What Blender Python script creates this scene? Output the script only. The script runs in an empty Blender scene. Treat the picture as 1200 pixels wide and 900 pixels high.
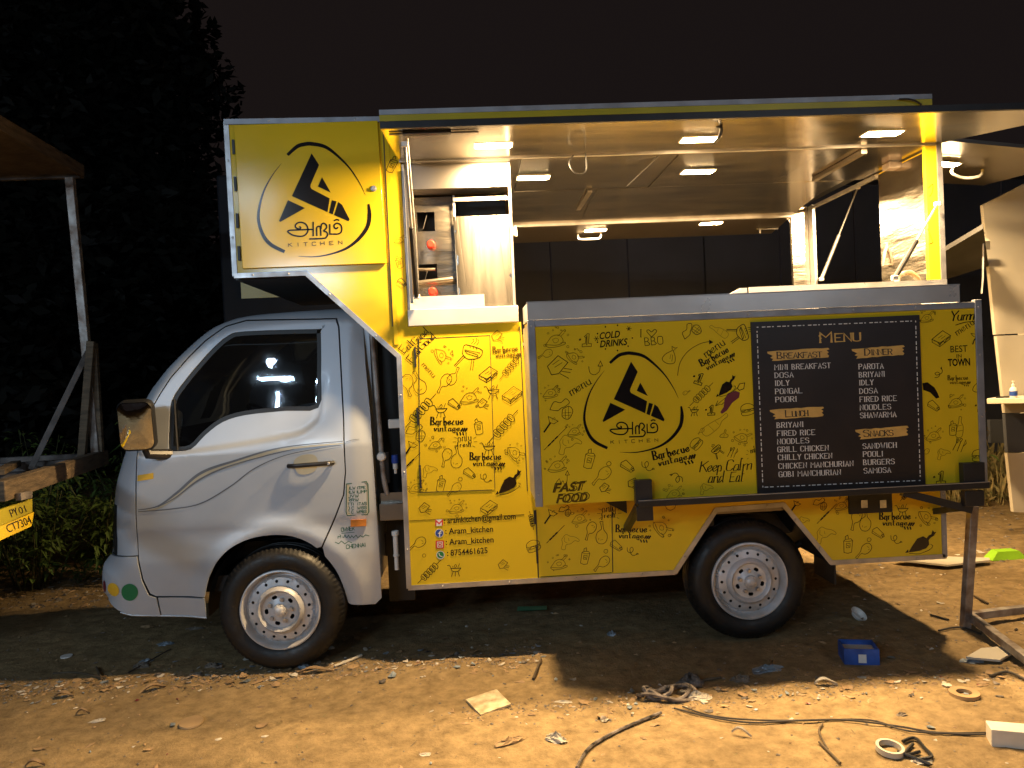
import bpy, math, random
import numpy as np
from math import radians as RAD, sin, cos, pi, sqrt, atan2, hypot
from mathutils import Vector, Matrix, noise, geometry
random.seed(7)
SC = bpy.context.scene
COL = SC.collection

# ---------------------------------------------------------------- camera
CP = (1.01797, -3.84596, 1.44627)
YAW, PIT, ROLL, F = -0.0481359, -0.0177197, -0.0456207, 900.79
_r = Vector((cos(YAW), sin(YAW), 0))
FWD = Vector((-sin(YAW)*cos(PIT), cos(YAW)*cos(PIT), sin(PIT)))
_u = _r.cross(FWD)
RGT = cos(ROLL)*_r + sin(ROLL)*_u
UPV = -sin(ROLL)*_r + cos(ROLL)*_u
CPV = Vector(CP)
def at(px, py, y=None, z=None, x=None):
    """survey helper: the place on a real plane of the scene (x, y or z fixed) that a measured sight line meets"""
    d = FWD + RGT*((px-600)/F) - UPV*((py-450)/F)
    if y is not None: t = (y-CPV.y)/d.y
    elif z is not None: t = (z-CPV.z)/d.z
    else: t = (x-CPV.x)/d.x
    return CPV + d*t
cam = bpy.data.cameras.new('camera')
camo = bpy.data.objects.new('camera', cam); COL.objects.link(camo)
m = Matrix((RGT, UPV, -FWD)).transposed().to_4x4(); m.translation = CPV
camo.matrix_world = m
cam.sensor_width = 36; cam.lens = F/1200*36; cam.clip_end = 400; cam.clip_start = 0.05
SC.camera = camo

# ---------------------------------------------------------------- world and lamps (night)
w = bpy.data.worlds.new("World"); SC.world = w; w.use_nodes = True
wn = w.node_tree.nodes; wl = w.node_tree.links
bg = wn['Background']; bg.inputs['Color'].default_value = (0.021, 0.0150, 0.0145, 1); bg.inputs['Strength'].default_value = 0.45
SC.view_settings.view_transform = 'Standard'; SC.view_settings.look = 'None'
SC.view_settings.exposure = 0; SC.view_settings.gamma = 1
LED_STRENGTH = 3200.0
LED_COLOR = (1.0, 0.68, 0.335)
TUBE_COLOR = (0.62, 0.81, 1.0)
def lamp(name, loc, target, sx, sy, power, color):
    l = bpy.data.lights.new(name, 'AREA'); l.shape = 'RECTANGLE'; l.size = sx; l.size_y = sy
    l.energy = power; l.color = color
    o = bpy.data.objects.new(name, l); COL.objects.link(o); o.location = loc
    o.rotation_euler = (Vector(target)-Vector(loc)).to_track_quat('-Z', 'X').to_euler()
    return o
# the yard's white tube lights, some seen mirrored in the cab window and on the storage door
lamp('yard_tube_light', (-1.10, -6.0, 2.72), (0.6, 0, 1.0), 0.06, 0.9, 46, TUBE_COLOR)
lamp('yard_tube_light', (-1.72, -6.2, 3.76), (0.0, 0, 1.4), 0.035, .50, 9, TUBE_COLOR)
lamp('yard_tube_light', (-1.66, -6.2, 3.40), (0.0, 0, 1.4), 0.26, .035, 4, TUBE_COLOR)
lamp('yard_bulb', (-1.78, -6.2, 4.02), (0.0, 0, 1.4), 0.05, .06, 1.5, TUBE_COLOR)
lamp('yard_tube_light', (-3.6, -5.6, 3.0), (-0.6, 0, 0.8), 0.06, 1.2, 78, TUBE_COLOR)
lamp('yard_tube_light', (4.6, -6.2, 3.2), (2.6, 0, 1.1), 0.06, 1.2, 27, (0.76, 0.87, 1.0))  # unseen cool fill for the counter side, mirrored nowhere
# added warm fill lamp, unseen, that brightens the open ground in front
lamp('warm_fill_lamp', (3.2, -4.6, 6.0), (1.2, -1.6, 0), 0.25, 0.5, 10, (1.0, 0.68, 0.34))

# ---------------------------------------------------------------- objects
ROOTS = {}
def setp(o, **k):
    for a, b in k.items():
        if b: o[a] = b
    return o
def thing(name, label, cat, loc=(0,0,0), rotz=0, group=None):
    o = bpy.data.objects.new(name, None); COL.objects.link(o)
    o.empty_display_size = .2
    o.location = loc; o.rotation_euler = (0,0,rotz)
    setp(o, label=label, category=cat, group=group)
    return o
def rootmat(o):
    while o.parent: o = o.parent
    return Matrix.Translation(o.location) @ Matrix.Rotation(o.rotation_euler.z, 4, 'Z')
class MB:
    def __init__(s): s.v = []; s.f = []; s.m = []; s.mi = 0
    def add(s, vs, fs):
        n = len(s.v); s.v += [tuple(p) for p in vs]
        for f in fs: s.f.append(tuple(i+n for i in f)); s.m.append(s.mi)
        return s
    def box(s, lo, hi, M=None):
        (a,b,c),(d,e,f) = lo, hi
        vs = [(a,b,c),(d,b,c),(d,e,c),(a,e,c),(a,b,f),(d,b,f),(d,e,f),(a,e,f)]
        if M is not None: vs = [M @ Vector(p) for p in vs]
        return s.add(vs, [(3,2,1,0),(4,5,6,7),(0,1,5,4),(1,2,6,5),(2,3,7,6),(3,0,4,7)])
    def bar(s, a, b, w, h, up=(0,0,1)):
        a = Vector(a); b = Vector(b); d = (b-a); L = d.length; d.normalize()
        up = Vector(up)
        if abs(d.dot(up)) > .98: up = Vector((0,1,0))
        q = d.cross(up).normalized(); u = q.cross(d)
        vs = []
        for e in (a, b):
            for i, j in ((-1,-1),(1,-1),(1,1),(-1,1)): vs.append(e + q*(i*w/2) + u*(j*h/2))
        return s.add(vs, [(0,1,2,3),(7,6,5,4),(0,4,5,1),(1,5,6,2),(2,6,7,3),(3,7,4,0)])
    def tube(s, pts, r, n=10, caps=True, closed=False):
        pts = [Vector(p) for p in pts]; N = len(pts)
        rr = r if isinstance(r, (list, tuple)) else [r]*N
        vs = []; prev = None
        for i, p in enumerate(pts):
            if closed: t = pts[(i+1)%N]-pts[i-1]
            else: t = pts[min(i+1,N-1)]-pts[max(i-1,0)]
            t.normalize()
            if prev is None:
                ref = Vector((0,0,1)) if abs(t.z) < .9 else Vector((1,0,0))
                a = t.cross(ref).normalized()
            else:
                a = (prev - t*prev.dot(t)).normalized()
            prev = a; b = t.cross(a)
            for k in range(n):
                A = 2*pi*k/n; vs.append(p + (a*cos(A)+b*sin(A))*rr[i])
        fs = []
        M = N if closed else N-1
        for i in range(M):
            j = (i+1) % N
            for k in range(n):
                fs.append((i*n+k, i*n+(k+1)%n, j*n+(k+1)%n, j*n+k))
        if caps and not closed:
            fs.append(tuple(range(n-1,-1,-1))); fs.append(tuple((N-1)*n+k for k in range(n)))
        return s.add(vs, fs)
    def lathe(s, prof, c, axis='y', n=48, mod=None):
        """prof: (radius, offset along axis)"""
        vs = []; fs = []; N = len(prof)
        for k in range(n):
            A = 2*pi*k/n
            for i, (r, o) in enumerate(prof):
                if mod: r = mod(i, k, r)
                if axis == 'y': vs.append((c[0]+r*cos(A), c[1]+o, c[2]+r*sin(A)))
                elif axis == 'z': vs.append((c[0]+r*cos(A), c[1]+r*sin(A), c[2]+o))
                else: vs.append((c[0]+o, c[1]+r*cos(A), c[2]+r*sin(A)))
        for k in range(n):
            k2 = (k+1) % n
            for i in range(N-1):
                fs.append((k*N+i, k*N+i+1, k2*N+i+1, k2*N+i))
        return s.add(vs, fs)
    def prism(s, poly, y0, y1, ax='y'):
        """poly of (a, b) pairs extruded; ax y: (x, z); ax x: (y, z); ax z: (x, y)"""
        n = len(poly)
        def P(a, b, o):
            return (a, o, b) if ax == 'y' else ((o, a, b) if ax == 'x' else (a, b, o))
        vs = [P(a, b, y0) for a, b in poly] + [P(a, b, y1) for a, b in poly]
        tris = geometry.tessellate_polygon([[Vector((a, b, 0)) for a, b in poly]])
        fs = [tuple(t) for t in tris] + [tuple(i+n for i in reversed(t)) for t in tris]
        fs += [(i, (i+1)%n, (i+1)%n+n, i+n) for i in range(n)]
        return s.add(vs, fs)
    def build(s, name, mat, parent=None, smooth=35, bevel=0, kind=None, label=None, fixn=True, solid=0):
        me = bpy.data.meshes.new(name)
        V = s.v
        if parent is not None:
            Mi = rootmat(parent).inverted()
            V = [tuple(Mi @ Vector(p)) for p in V]
        me.from_pydata(V, [], s.f); me.update()
        mats = mat if isinstance(mat, (list, tuple)) else [mat]
        for q in mats: me.materials.append(q)
        if len(mats) > 1: me.polygons.foreach_set('material_index', s.m)
        if fixn:
            import bmesh
            b = bmesh.new(); b.from_mesh(me); bmesh.ops.recalc_face_normals(b, faces=b.faces); b.to_mesh(me); b.free()
        if smooth:
            me.polygons.foreach_set('use_smooth', [True]*len(me.polygons))
            me.set_sharp_from_angle(angle=RAD(smooth))
        o = bpy.data.objects.new(name, me); COL.objects.link(o)
        if parent is not None: o.parent = parent
        if solid:
            md = o.modifiers.new('solid', 'SOLIDIFY'); md.thickness = solid; md.offset = -1
        if bevel:
            md = o.modifiers.new('bevel', 'BEVEL'); md.width = bevel; md.segments = 2; md.limit_method = 'ANGLE'; md.angle_limit = RAD(40)
        setp(o, kind=kind, label=label)
        return o
def tag(o, label, cat, group=None):
    return setp(o, label=label, category=cat, group=group)
def catmull(pts, n=6, closed=False):
    P = [Vector(p) for p in pts]; N = len(P); out = []
    rng = range(N) if closed else range(N-1)
    for i in rng:
        if closed: a,b,c,d = P[i-1], P[i], P[(i+1)%N], P[(i+2)%N]
        else: a,b,c,d = P[max(i-1,0)], P[i], P[i+1], P[min(i+2,N-1)]
        for k in range(n):
            t = k/n
            out.append(.5*((2*b)+(-a+c)*t+(2*a-5*b+4*c-d)*t*t+(-a+3*b-3*c+d)*t**3))
    if not closed: out.append(P[-1])
    return out

# ---------------------------------------------------------------- materials
def mat(name, col, rough=.5, metal=0., var=.12, vscale=6., bump=0., bscale=40., col2=None, coat=0., emis=None, estr=0., spec=.5, stretch=None, rvar=0., aniso=0.):
    m = bpy.data.materials.new(name); m.use_nodes = True
    nt = m.node_tree; N = nt.nodes; L = nt.links; b = N['Principled BSDF']
    b.inputs['Roughness'].default_value = rough; b.inputs['Metallic'].default_value = metal
    b.inputs['Specular IOR Level'].default_value = spec
    if aniso:
        b.inputs['Anisotropic'].default_value = aniso; b.inputs['Anisotropic Rotation'].default_value = .25
        tg = N.new('ShaderNodeTangent'); tg.direction_type = 'RADIAL'; tg.axis = 'Z'; L.new(tg.outputs[0], b.inputs['Tangent'])
    if coat: b.inputs['Coat Weight'].default_value = coat; b.inputs['Coat Roughness'].default_value = .08
    if emis: b.inputs['Emission Color'].default_value = (*emis, 1); b.inputs['Emission Strength'].default_value = estr
    tc = N.new('ShaderNodeTexCoord'); mp = N.new('ShaderNodeMapping'); L.new(tc.outputs['Object'], mp.inputs[0])
    if stretch: mp.inputs['Scale'].default_value = stretch
    nz = N.new('ShaderNodeTexNoise'); nz.inputs['Scale'].default_value = vscale; nz.inputs['Detail'].default_value = 6
    L.new(mp.outputs[0], nz.inputs['Vector'])
    cr = N.new('ShaderNodeValToRGB')
    c2 = col2 if col2 else tuple(c*(1-var*2) for c in col)
    c1 = tuple(min(1, c*(1+var*.6)) for c in col)
    cr.color_ramp.elements[0].position = .3; cr.color_ramp.elements[1].position = .7
    cr.color_ramp.elements[0].color = (*c2, 1); cr.color_ramp.elements[1].color = (*c1, 1)
    L.new(nz.outputs['Fac'], cr.inputs[0]); L.new(cr.outputs[0], b.inputs['Base Color'])
    if rvar:
        mr = N.new('ShaderNodeMapRange'); mr.inputs['To Min'].default_value = max(0.02, rough-rvar); mr.inputs['To Max'].default_value = rough+rvar
        mr.inputs['From Min'].default_value = .3; mr.inputs['From Max'].default_value = .7
        n3 = N.new('ShaderNodeTexNoise'); n3.inputs['Scale'].default_value = vscale*2.3; n3.inputs['Detail'].default_value = 8
        L.new(mp.outputs[0], n3.inputs['Vector'])
        L.new(n3.outputs['Fac'], mr.inputs['Value']); L.new(mr.outputs[0], b.inputs['Roughness'])
    if bump:
        n2 = N.new('ShaderNodeTexNoise'); n2.inputs['Scale'].default_value = bscale; n2.inputs['Detail'].default_value = 4
        L.new(mp.outputs[0], n2.inputs['Vector'])
        bp = N.new('ShaderNodeBump'); bp.inputs['Strength'].default_value = bump; bp.inputs['Distance'].default_value = .01
        L.new(n2.outputs['Fac'], bp.inputs['Height']); L.new(bp.outputs[0], b.inputs['Normal'])
    return m
M = {}
M['vinyl'] = mat('yellow_vinyl', (.67,.465,.018), .15, var=.05, vscale=1.6, bump=.04, bscale=5, rvar=.03, spec=.38)
M['vinyl_edge'] = mat('yellow_vinyl_fascia', (.38,.32,.015), .35, var=.12, vscale=4)
M['ink'] = mat('dark_print_ink', (.018,.011,.006), .18, var=.02)
M['ink_soft'] = mat('brown_print_ink', (.10,.058,.006), .18, var=.05)
M['ink_logo'] = mat('logo_ink', (.011,.009,.009), .14, spec=.25, var=.05)
M['alu'] = mat('aluminium_trim', (.46,.45,.45), .42, .75, var=.16, vscale=9, bump=.12, bscale=30, rvar=.1)
M['alu_dull'] = mat('dull_aluminium_edge', (.33,.34,.37), .5, .6, var=.18, vscale=7, rvar=.1)
M['steel'] = mat('brushed_steel', (.40,.36,.31), .30, 1., var=.04, vscale=1.5, bump=.012, bscale=2.2, rvar=.02)
M['steel_ceiling'] = mat('polished_ceiling_steel', (.68,.635,.565), .18, 1., var=.04, vscale=1.5, bump=.10, bscale=1.1, stretch=(1,3.5,1), rvar=.03)
M['steel_lip'] = mat('steel_counter_lip', (.60,.59,.575), .33, .45, var=.10, vscale=3, bump=.05, bscale=5, rvar=.06)
M['steel_wavy'] = mat('wavy_sheet_steel', (.36,.33,.29), .24, 1., var=.05, vscale=2.5, bump=.35, bscale=1.6, stretch=(4,4,.35), rvar=.02, aniso=.75)
M['steel_end'] = mat('dented_sheet_steel', (.46,.41,.34), .24, 1., var=.05, vscale=2.5, bump=.8, bscale=2.2, stretch=(1,1,5), rvar=.02, aniso=.2)
M['steel_dull'] = mat('dull_sheet_steel', (.26,.23,.195), .38, 1., var=.05, vscale=1.5, bump=.015, bscale=3, rvar=.03)
M['silver_paint'] = mat('silver_car_paint', (.45,.49,.545), .42, .25, var=.05, vscale=3, coat=.15, rvar=.012)
M['rubber'] = mat('tyre_rubber', (.0065,.006,.006), .55, var=.25, vscale=9, bump=.15, bscale=60, rvar=.16)
M['rim'] = mat('silver_rim_paint', (.58,.60,.64), .42, .25, var=.10, vscale=10, rvar=.08, col2=(.42,.40,.38))
M['black_metal'] = mat('black_painted_steel', (.018,.018,.02), .38, .0, var=.2, vscale=10, bump=.08)
M['black'] = mat('black_plastic', (.012,.012,.013), .5, var=.2)
M['dark_in'] = mat('dark_interior', (.03,.03,.032), .7, var=.3)
M['seat'] = mat('grey_seat_fabric', (.36,.38,.42), .85, var=.2, bump=.3)
M['white_pl'] = mat('white_plastic', (.72,.70,.66), .4, var=.06)
M['blue_pl'] = mat('blue_plastic', (.02,.06,.35), .4)
M['red_pl'] = mat('red_plastic_knob', (.75,.035,.02), .3, emis=None)
M['orange_lens'] = mat('orange_lens', (.55,.20,.04), .2)
M['sticker_y'] = mat('yellow_sticker', (.75,.45,.03), .4)
M['sticker_g'] = mat('green_sticker', (.01,.16,.06), .4)
M['sticker_m'] = mat('maroon_sticker', (.16,.02,.03), .4)
M['green_ink'] = mat('green_marker', (.01,.10,.06), .6)
M['decal_gold'] = mat('pale_gold_decal', (.44,.42,.33), .35)
M['decal_grey'] = mat('blue_grey_decal', (.13,.15,.19), .35)
M['menu_black'] = mat('menu_board_black', (.020,.014,.013), .42, var=.15)
M['menu_white'] = mat('menu_white_print', (.72,.70,.68), .5, var=.02)
M['menu_gold'] = mat('menu_gold_print', (.62,.38,.10), .5, var=.08, vscale=30)
M['wood'] = mat('weathered_wood', (.12,.085,.05), .75, var=.3, vscale=9, bump=.4, bscale=30, stretch=(1,1,6))
M['wood_grey'] = mat('grey_wood', (.16,.14,.13), .8, var=.35, vscale=10, bump=.4, bscale=30)
M['galv'] = mat('rusty_galvanised_pipe', (.34,.32,.30), .5, .5, var=.3, vscale=14, col2=(.13,.085,.06), bump=.2)
M['beige'] = mat('beige_panel', (.37,.34,.28), .5, var=.05, vscale=2)
M['cream'] = mat('cream_board', (.52,.48,.40), .55, var=.06, vscale=3)
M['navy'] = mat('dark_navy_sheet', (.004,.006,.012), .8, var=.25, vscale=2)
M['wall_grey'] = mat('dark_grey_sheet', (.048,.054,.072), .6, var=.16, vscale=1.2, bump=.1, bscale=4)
M['leaf'] = mat('green_leaf', (.10,.16,.035), .5, var=.45, vscale=3, col2=(.04,.075,.016))
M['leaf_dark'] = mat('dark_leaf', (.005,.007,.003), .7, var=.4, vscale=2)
M['straw'] = mat('dry_grass', (.26,.20,.09), .8, var=.4, vscale=20, col2=(.08,.09,.03))
M['bark'] = mat('bark', (.09,.065,.045), .9, var=.3, bump=.5)
M['stem'] = mat('plant_stem', (.10,.11,.04), .7, var=.3)
def led_mat():
    m = bpy.data.materials.new('lit_led_panel'); m.use_nodes = True
    b = m.node_tree.nodes['Principled BSDF']
    b.inputs['Base Color'].default_value = (1,.9,.7,1)
    b.inputs['Emission Color'].default_value = (*LED_COLOR, 1); b.inputs['Emission Strength'].default_value = LED_STRENGTH
    return m
M['led'] = led_mat()
def glass_mat(name, tint, gloss=.14, rough=.02, bumpy=0):
    m = bpy.data.materials.new(name); m.use_nodes = True
    nt = m.node_tree; N = nt.nodes; L = nt.links
    for n in list(N): N.remove(n)
    o = N.new('ShaderNodeOutputMaterial'); t = N.new('ShaderNodeBsdfTransparent'); g = N.new('ShaderNodeBsdfGlossy')
    t.inputs['Color'].default_value = (*tint, 1); g.inputs['Roughness'].default_value = rough
    g.inputs['Color'].default_value = (.9,.95,1,1)
    lw = N.new('ShaderNodeLayerWeight'); lw.inputs['Blend'].default_value = .2
    mr = N.new('ShaderNodeMapRange'); mr.inputs['To Min'].default_value = gloss; mr.inputs['To Max'].default_value = .9
    mx = N.new('ShaderNodeMixShader')
    L.new(lw.outputs['Fresnel'], mr.inputs['Value']); L.new(mr.outputs[0], mx.inputs[0])
    L.new(t.outputs[0], mx.inputs[1]); L.new(g.outputs[0], mx.inputs[2]); L.new(mx.outputs[0], o.inputs[0])
    if bumpy:
        tc = N.new('ShaderNodeTexCoord'); nz = N.new('ShaderNodeTexNoise'); nz.inputs['Scale'].default_value = 7
        bp = N.new('ShaderNodeBump'); bp.inputs['Strength'].default_value = bumpy; bp.inputs['Distance'].default_value = .01
        L.new(tc.outputs['Object'], nz.inputs['Vector']); L.new(nz.outputs['Fac'], bp.inputs['Height']); L.new(bp.outputs[0], g.inputs['Normal'])
    return m
M['glass'] = glass_mat('cab_window_glass', (.55,.60,.62), .11, .03, .05)
M['clear'] = glass_mat('clear_plastic', (.8,.82,.82), .08, .1)
M['mirror'] = mat('mirror_glass', (.80,.80,.78), .05, 1., var=.03, bump=.35, bscale=9)

# ---------------------------------------------------------------- curved sheet cut from an outline
def inpoly(p, poly):
    x, y = p; c = False; n = len(poly); j = n-1
    for i in range(n):
        xi, yi = poly[i]; xj, yj = poly[j]
        if (yi > y) != (yj > y) and x < (xj-xi)*(y-yi)/(yj-yi)+xi: c = not c
        j = i
    return c
def resamp(poly, s, closed=True):
    out = []; n = len(poly)
    for i in range(n if closed else n-1):
        a = poly[i]; b = poly[(i+1)%n]; L = hypot(b[0]-a[0], b[1]-a[1]); k = max(1, int(math.ceil(L/s)))
        for q in range(k): out.append((a[0]+(b[0]-a[0])*q/k, a[1]+(b[1]-a[1])*q/k))
    if not closed: out.append(tuple(poly[-1]))
    return out
def dseg(p, poly, closed=True):
    P = np.array(poly, float); A = P; B = np.roll(P, -1, 0)
    if not closed: A = A[:-1]; B = B[:-1]
    d = B-A; q = np.array(p)-A; t = np.clip((q*d).sum(1)/np.maximum((d*d).sum(1), 1e-12), 0, 1)
    return float(np.sqrt((((q-d*t[:,None]))**2).sum(1)).min())
def sheet(outline, holes, yf, s=.03, extra=(), bs=None):
    """triangulated skin over the (x, z) outline, y = yf(x, z)"""
    loops = [resamp(outline, bs or s)] + [resamp(h, bs or s) for h in holes]
    vs = []; es = []
    for lp in loops:
        n0 = len(vs); vs += [Vector(p) for p in lp]
        es += [(n0+i, n0+(i+1)%len(lp)) for i in range(len(lp))]
    xs = [p[0] for p in outline]; zs = [p[1] for p in outline]
    allp = [q for lp in loops for q in lp]; A = np.array(allp)
    x = min(xs)
    while x < max(xs):
        z = min(zs)
        while z < max(zs):
            p = (x+.13*s, z+.17*s)
            if inpoly(p, outline) and not any(inpoly(p, h) for h in holes):
                if np.hypot(A[:,0]-p[0], A[:,1]-p[1]).min() > .45*s: vs.append(Vector(p))
            z += s
        x += s
    for p in extra:
        if inpoly(p, outline) and not any(inpoly(p, h) for h in holes):
            if np.hypot(A[:,0]-p[0], A[:,1]-p[1]).min() > .003: vs.append(Vector(p))
    r = geometry.delaunay_2d_cdt(vs, es, [], 0, 1e-6)
    ov, of = r[0], r[2]; mb = MB(); fs = []
    for f in of:
        c = sum((ov[i] for i in f), Vector((0,0)))/len(f)
        if inpoly(c, outline) and not any(inpoly(c, h) for h in holes): fs.append(tuple(f))
    mb.add([(v.x, yf(v.x, v.y), v.y) for v in ov], fs)
    return mb
def circ(cx, cz, r, n=24, a0=0): return [(cx+r*cos(a0+2*pi*k/n), cz+r*sin(a0+2*pi*k/n)) for k in range(n)]
# ================================================================ FOOD TRUCK
truck = thing('food_truck', 'yellow and silver food truck with raised hatches, menu board and silver cab parked on dirt', 'food truck', (1.3, .75, 0))
T = truck
XR = 3.43; YB = 1.5; ZC = 2.5
def P0(px, py, y=0.): v = at(px, py, y=y); return (v.x, v.z)
# ---- near side wall, sheet behind the vinyl
arch = [(1.985,.374),(2.215,.692),(2.56,.700),(2.805,.374)]
wall = [(-.140,2.725),(-.135,1.965),(.215,1.965),(.652,1.535),(.640,.376),(1.985,.374)] + arch[1:3] + [(2.805,.374),(3.412,.372),(3.412,.80),(1.30,.80),(1.262,1.66),(1.262,1.686),(.700,1.686),(.700,2.66),(.640,2.725)]
side = MB().prism(wall, .0, .03).build('side_panel', M['vinyl'], T)
# floor, roof, overhang shell, other walls
MB().box((.66,.04,.66),(XR-.02,YB-.02,.72)).build('floor_panel', M['steel_dull'], T)
MB().prism([(-.14,1.955),(-.14,2.73),(.66,2.73),(.66,2.70),(3.42,2.66),(3.42,2.525),(.70,2.525),(.70,1.96)], .032, YB).build('roof', M['black_metal'], T)
MB().box((.655,YB-.03,.37),(XR-.02,YB,1.66)).build('far_side_panel', M['vinyl'], T)
MB().box((.655,YB-.03,1.662),(1.30,YB,2.52)).build('far_side_panel', M['steel'], T)
MB().box((.652,.04,.4),(.68,YB-.035,2.49)).build('front_bulkhead', M['steel_dull'], T)
e = MB(); e.prism([(.031,.372),(YB-.032,.372),(YB-.032,1.66),(.52,1.66),(.52,2.49),(.031,2.49)], XR-.018, XR, 'x'); e.build('end_panel', M['vinyl'], T)
MB().prism([(.05,1.2),(.515,1.2),(.515,2.48),(.05,2.48)], XR-.026, XR-.02, 'x').build('end_lining', M['steel_end'], T)
MB().box((3.375,.0,1.70),(XR+.002,.028,2.52)).build('corner_post', M['vinyl'], T)
MB().box((XR+.003,-.004,1.70),(XR+.03,.03,2.52)).build('corner_trim', M['alu'], T)
MB().box((3.29,YB-.03,1.662),(XR,YB,2.5)).build('far_corner_lining', M['steel_end'], T)
MB().box((XR-.02,1.40,1.662),(XR,YB-.034,2.5)).build('far_corner_post', M['alu'], T)
# ---- aluminium angle trims along the wall's edges
def rivet(x, y, z, par, mt='alu'):
    if 'rv' not in ROOTS:
        q = MB().lathe([(0,-.0035),(.004,-.003),(.0062,0)], (0,0,0), n=8); me = bpy.data.meshes.new('rivet')
        me.from_pydata(q.v, [], q.f); me.materials.append(M['alu']); ROOTS['rv'] = me
    o = bpy.data.objects.new('rivet', ROOTS['rv']); COL.objects.link(o); o.parent = par
    o.location = rootmat(par).inverted() @ Vector((x,y,z)); return o
def trim(pts, w=.026, y0=-.004, y1=.006, name='edge_trim', m='alu'):
    for i in range(len(pts)-1):
        a = Vector(pts[i]); b = Vector(pts[i+1]); d = (b-a).normalized(); n = Vector((-d.y, d.x))
        q = [a-n*w/2-d*.004, b-n*w/2+d*.002, b+n*w/2+d*.002, a+n*w/2-d*.004]
        yy = y0-.0012*(i % 2)
        o = MB().prism([tuple(p) for p in q], yy, y1).build(name, M[m], T)
        L = (b-a).length; k = max(2, int(L/.32))
        for j in range(k):
            c = a + d*(L*(j+.5)/k)
            rivet(c.x, yy-.0002, c.y, o, 'alu_dull')
trim([(-.138,2.722),(-.133,1.972),(.212,1.972),(.648,1.540),(.642,.384),(1.987,.384),(2.212,.690),(2.562,.698),(2.80,.386),(3.40,.384)], .024)
trim([(3.400,.384),(3.402,.82)], .026, name='edge_trim', m='alu_dull')
trim([(-.142,2.722),(.70,2.712)], .026, y0=-.012, name='roof_edge_trim', m='alu_dull')
# ---- storage door over the cab
sd = [P0(272,143), P0(445,142), P0(455,313), P0(282,320)]
sdm = MB().prism([(-.098,2.705),(.600,2.705),(.608,2.003),(-.092,2.003)], -.016, -.002).build('storage_door', M['vinyl'], T, bevel=.003)
lk = at(438,221,y=-.016)
MB().lathe([(0,-.010),(.009,-.010),(.010,-.006),(.014,-.005),(.015,0)], (lk.x,-.0165,lk.z), n=18).build('lock', M['alu'], sdm)
for z in (2.60, 2.42, 2.24, 2.08):
    MB().box((-.112,-.012,z-.035),(-.100,-.004,z+.035)).build('hinge', M['black'], sdm)
MB().box((.622,-.0055,1.69),(.626,-.0005,2.70)).build('panel_seam', M['black'], T)
MB().box((.628,-.0045,1.60),(.650,-.0008,2.70)).build('panel_strip', M['vinyl'], T)
# ---- hatch doors in the front quarter: thin seam lines and black hinges
def seam(pts, w=.0035, y=-.0022, mt='black', name='panel_seam'):
    mb = MB()
    for i in range(len(pts)-1):
        a = Vector(pts[i]); b = Vector(pts[i+1]); d = (b-a).normalized(); n = Vector((-d.y, d.x))*w/2
        a = a-d*w*.5; b = b-d*w*.5
        mb.prism([tuple(a-n), tuple(b-n), tuple(b+n), tuple(a+n)], y, -.0002)
    return mb.build(name, M[mt], T)
def hingebar(px, py0, py1, y=-.006, w=.009):
    a = at(px, py0, y=0); b = at(px, py1, y=0)
    MB().box((a.x-w/2, y, b.z),(a.x+w/2,-.0003,a.z)).build('hinge', M['black'], T)
MB().prism([P0(491,396),P0(574,392),P0(580,574),P0(491,577)], -.0014, -.0004).build('hatch_door', M['vinyl'], T)
seam([P0(491,397),P0(574,393),P0(580,573)], .003, -.0022)
seam([P0(491,397),P0(492,577),P0(577,574)], .003, -.0023)
hingebar(486,407,430); hingebar(489,478,498); hingebar(492,545,572)
seam([P0(609,383),P0(618,576)], .004)
seam([P0(628,598),P0(631,680)], .005)
hingebar(626.5,598,614, w=.011); hingebar(629,640,660, w=.010)
seam([P0(717,592),P0(718,671)], .004); seam([P0(634,676),P0(717,671)], .003)
seam([(.66,.72),(1.235,.72)], .002, -.0012, 'ink_soft')

# ---- main hatch, hinged at the ceiling line and raised over the counter
HX0, HX1, HY = .665, 3.085, -.53
h = MB().prism([(HX0+.03,-.002),(HX0,HY+.01),(3.93,HY+.01),(XR,-.002)], 2.505, 2.520, 'z').build('hatch', M['steel_ceiling'], T)
MB().prism([(HX0+.03,-.002),(HX0,HY+.012),(HX1,HY+.012),(XR,-.002)], 2.5215, 2.572, 'z').build('hatch_skin', M['black_metal'], h)
MB().box((HX0,HY-.006,2.530),(HX1,HY+.010,2.556)).build('hatch_fascia', M['vinyl_edge'], h)
MB().box((HX0,HY-.008,2.5565),(HX1,HY+.010,2.578)).build('hatch_fascia_trim', M['alu_dull'], h)
MB().box((HX0,HY-.004,2.500),(3.93,HY+.012,2.5295)).build('hatch_lip', M['black_metal'], h)
MB().box((HX0+.03,-.012,2.4985),(XR,-.001,2.5045)).build('hinge_strip', M['alu'], h)
MB().box((HX0+.09,-.47,2.494),(HX0+.30,-.44,2.5045)).build('latch_bar', M['black_metal'], h)
MB().bar((HX0+.03,-.455,2.499),(HX0+.42,-.452,2.499), .008,.008).build('latch_rod', M['steel_dull'], h)
MB().bar((3.60,-.47,2.498),(3.86,-.46,2.498), .01,.008).build('latch_rod', M['steel_dull'], h)
MB().tube([(3.70,-.465,2.497),(3.70,-.465,2.465)], .009, 8).build('latch_pin', M['alu'], h)
# hanging cable on the hatch skin front
MB().tube(catmull([(2.93,-.545,2.556),(2.965,-.552,2.553),(3.0,-.55,2.545),(3.03,-.545,2.53)],5), .004, 6).build('cable_end', M['black'], h)

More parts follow.
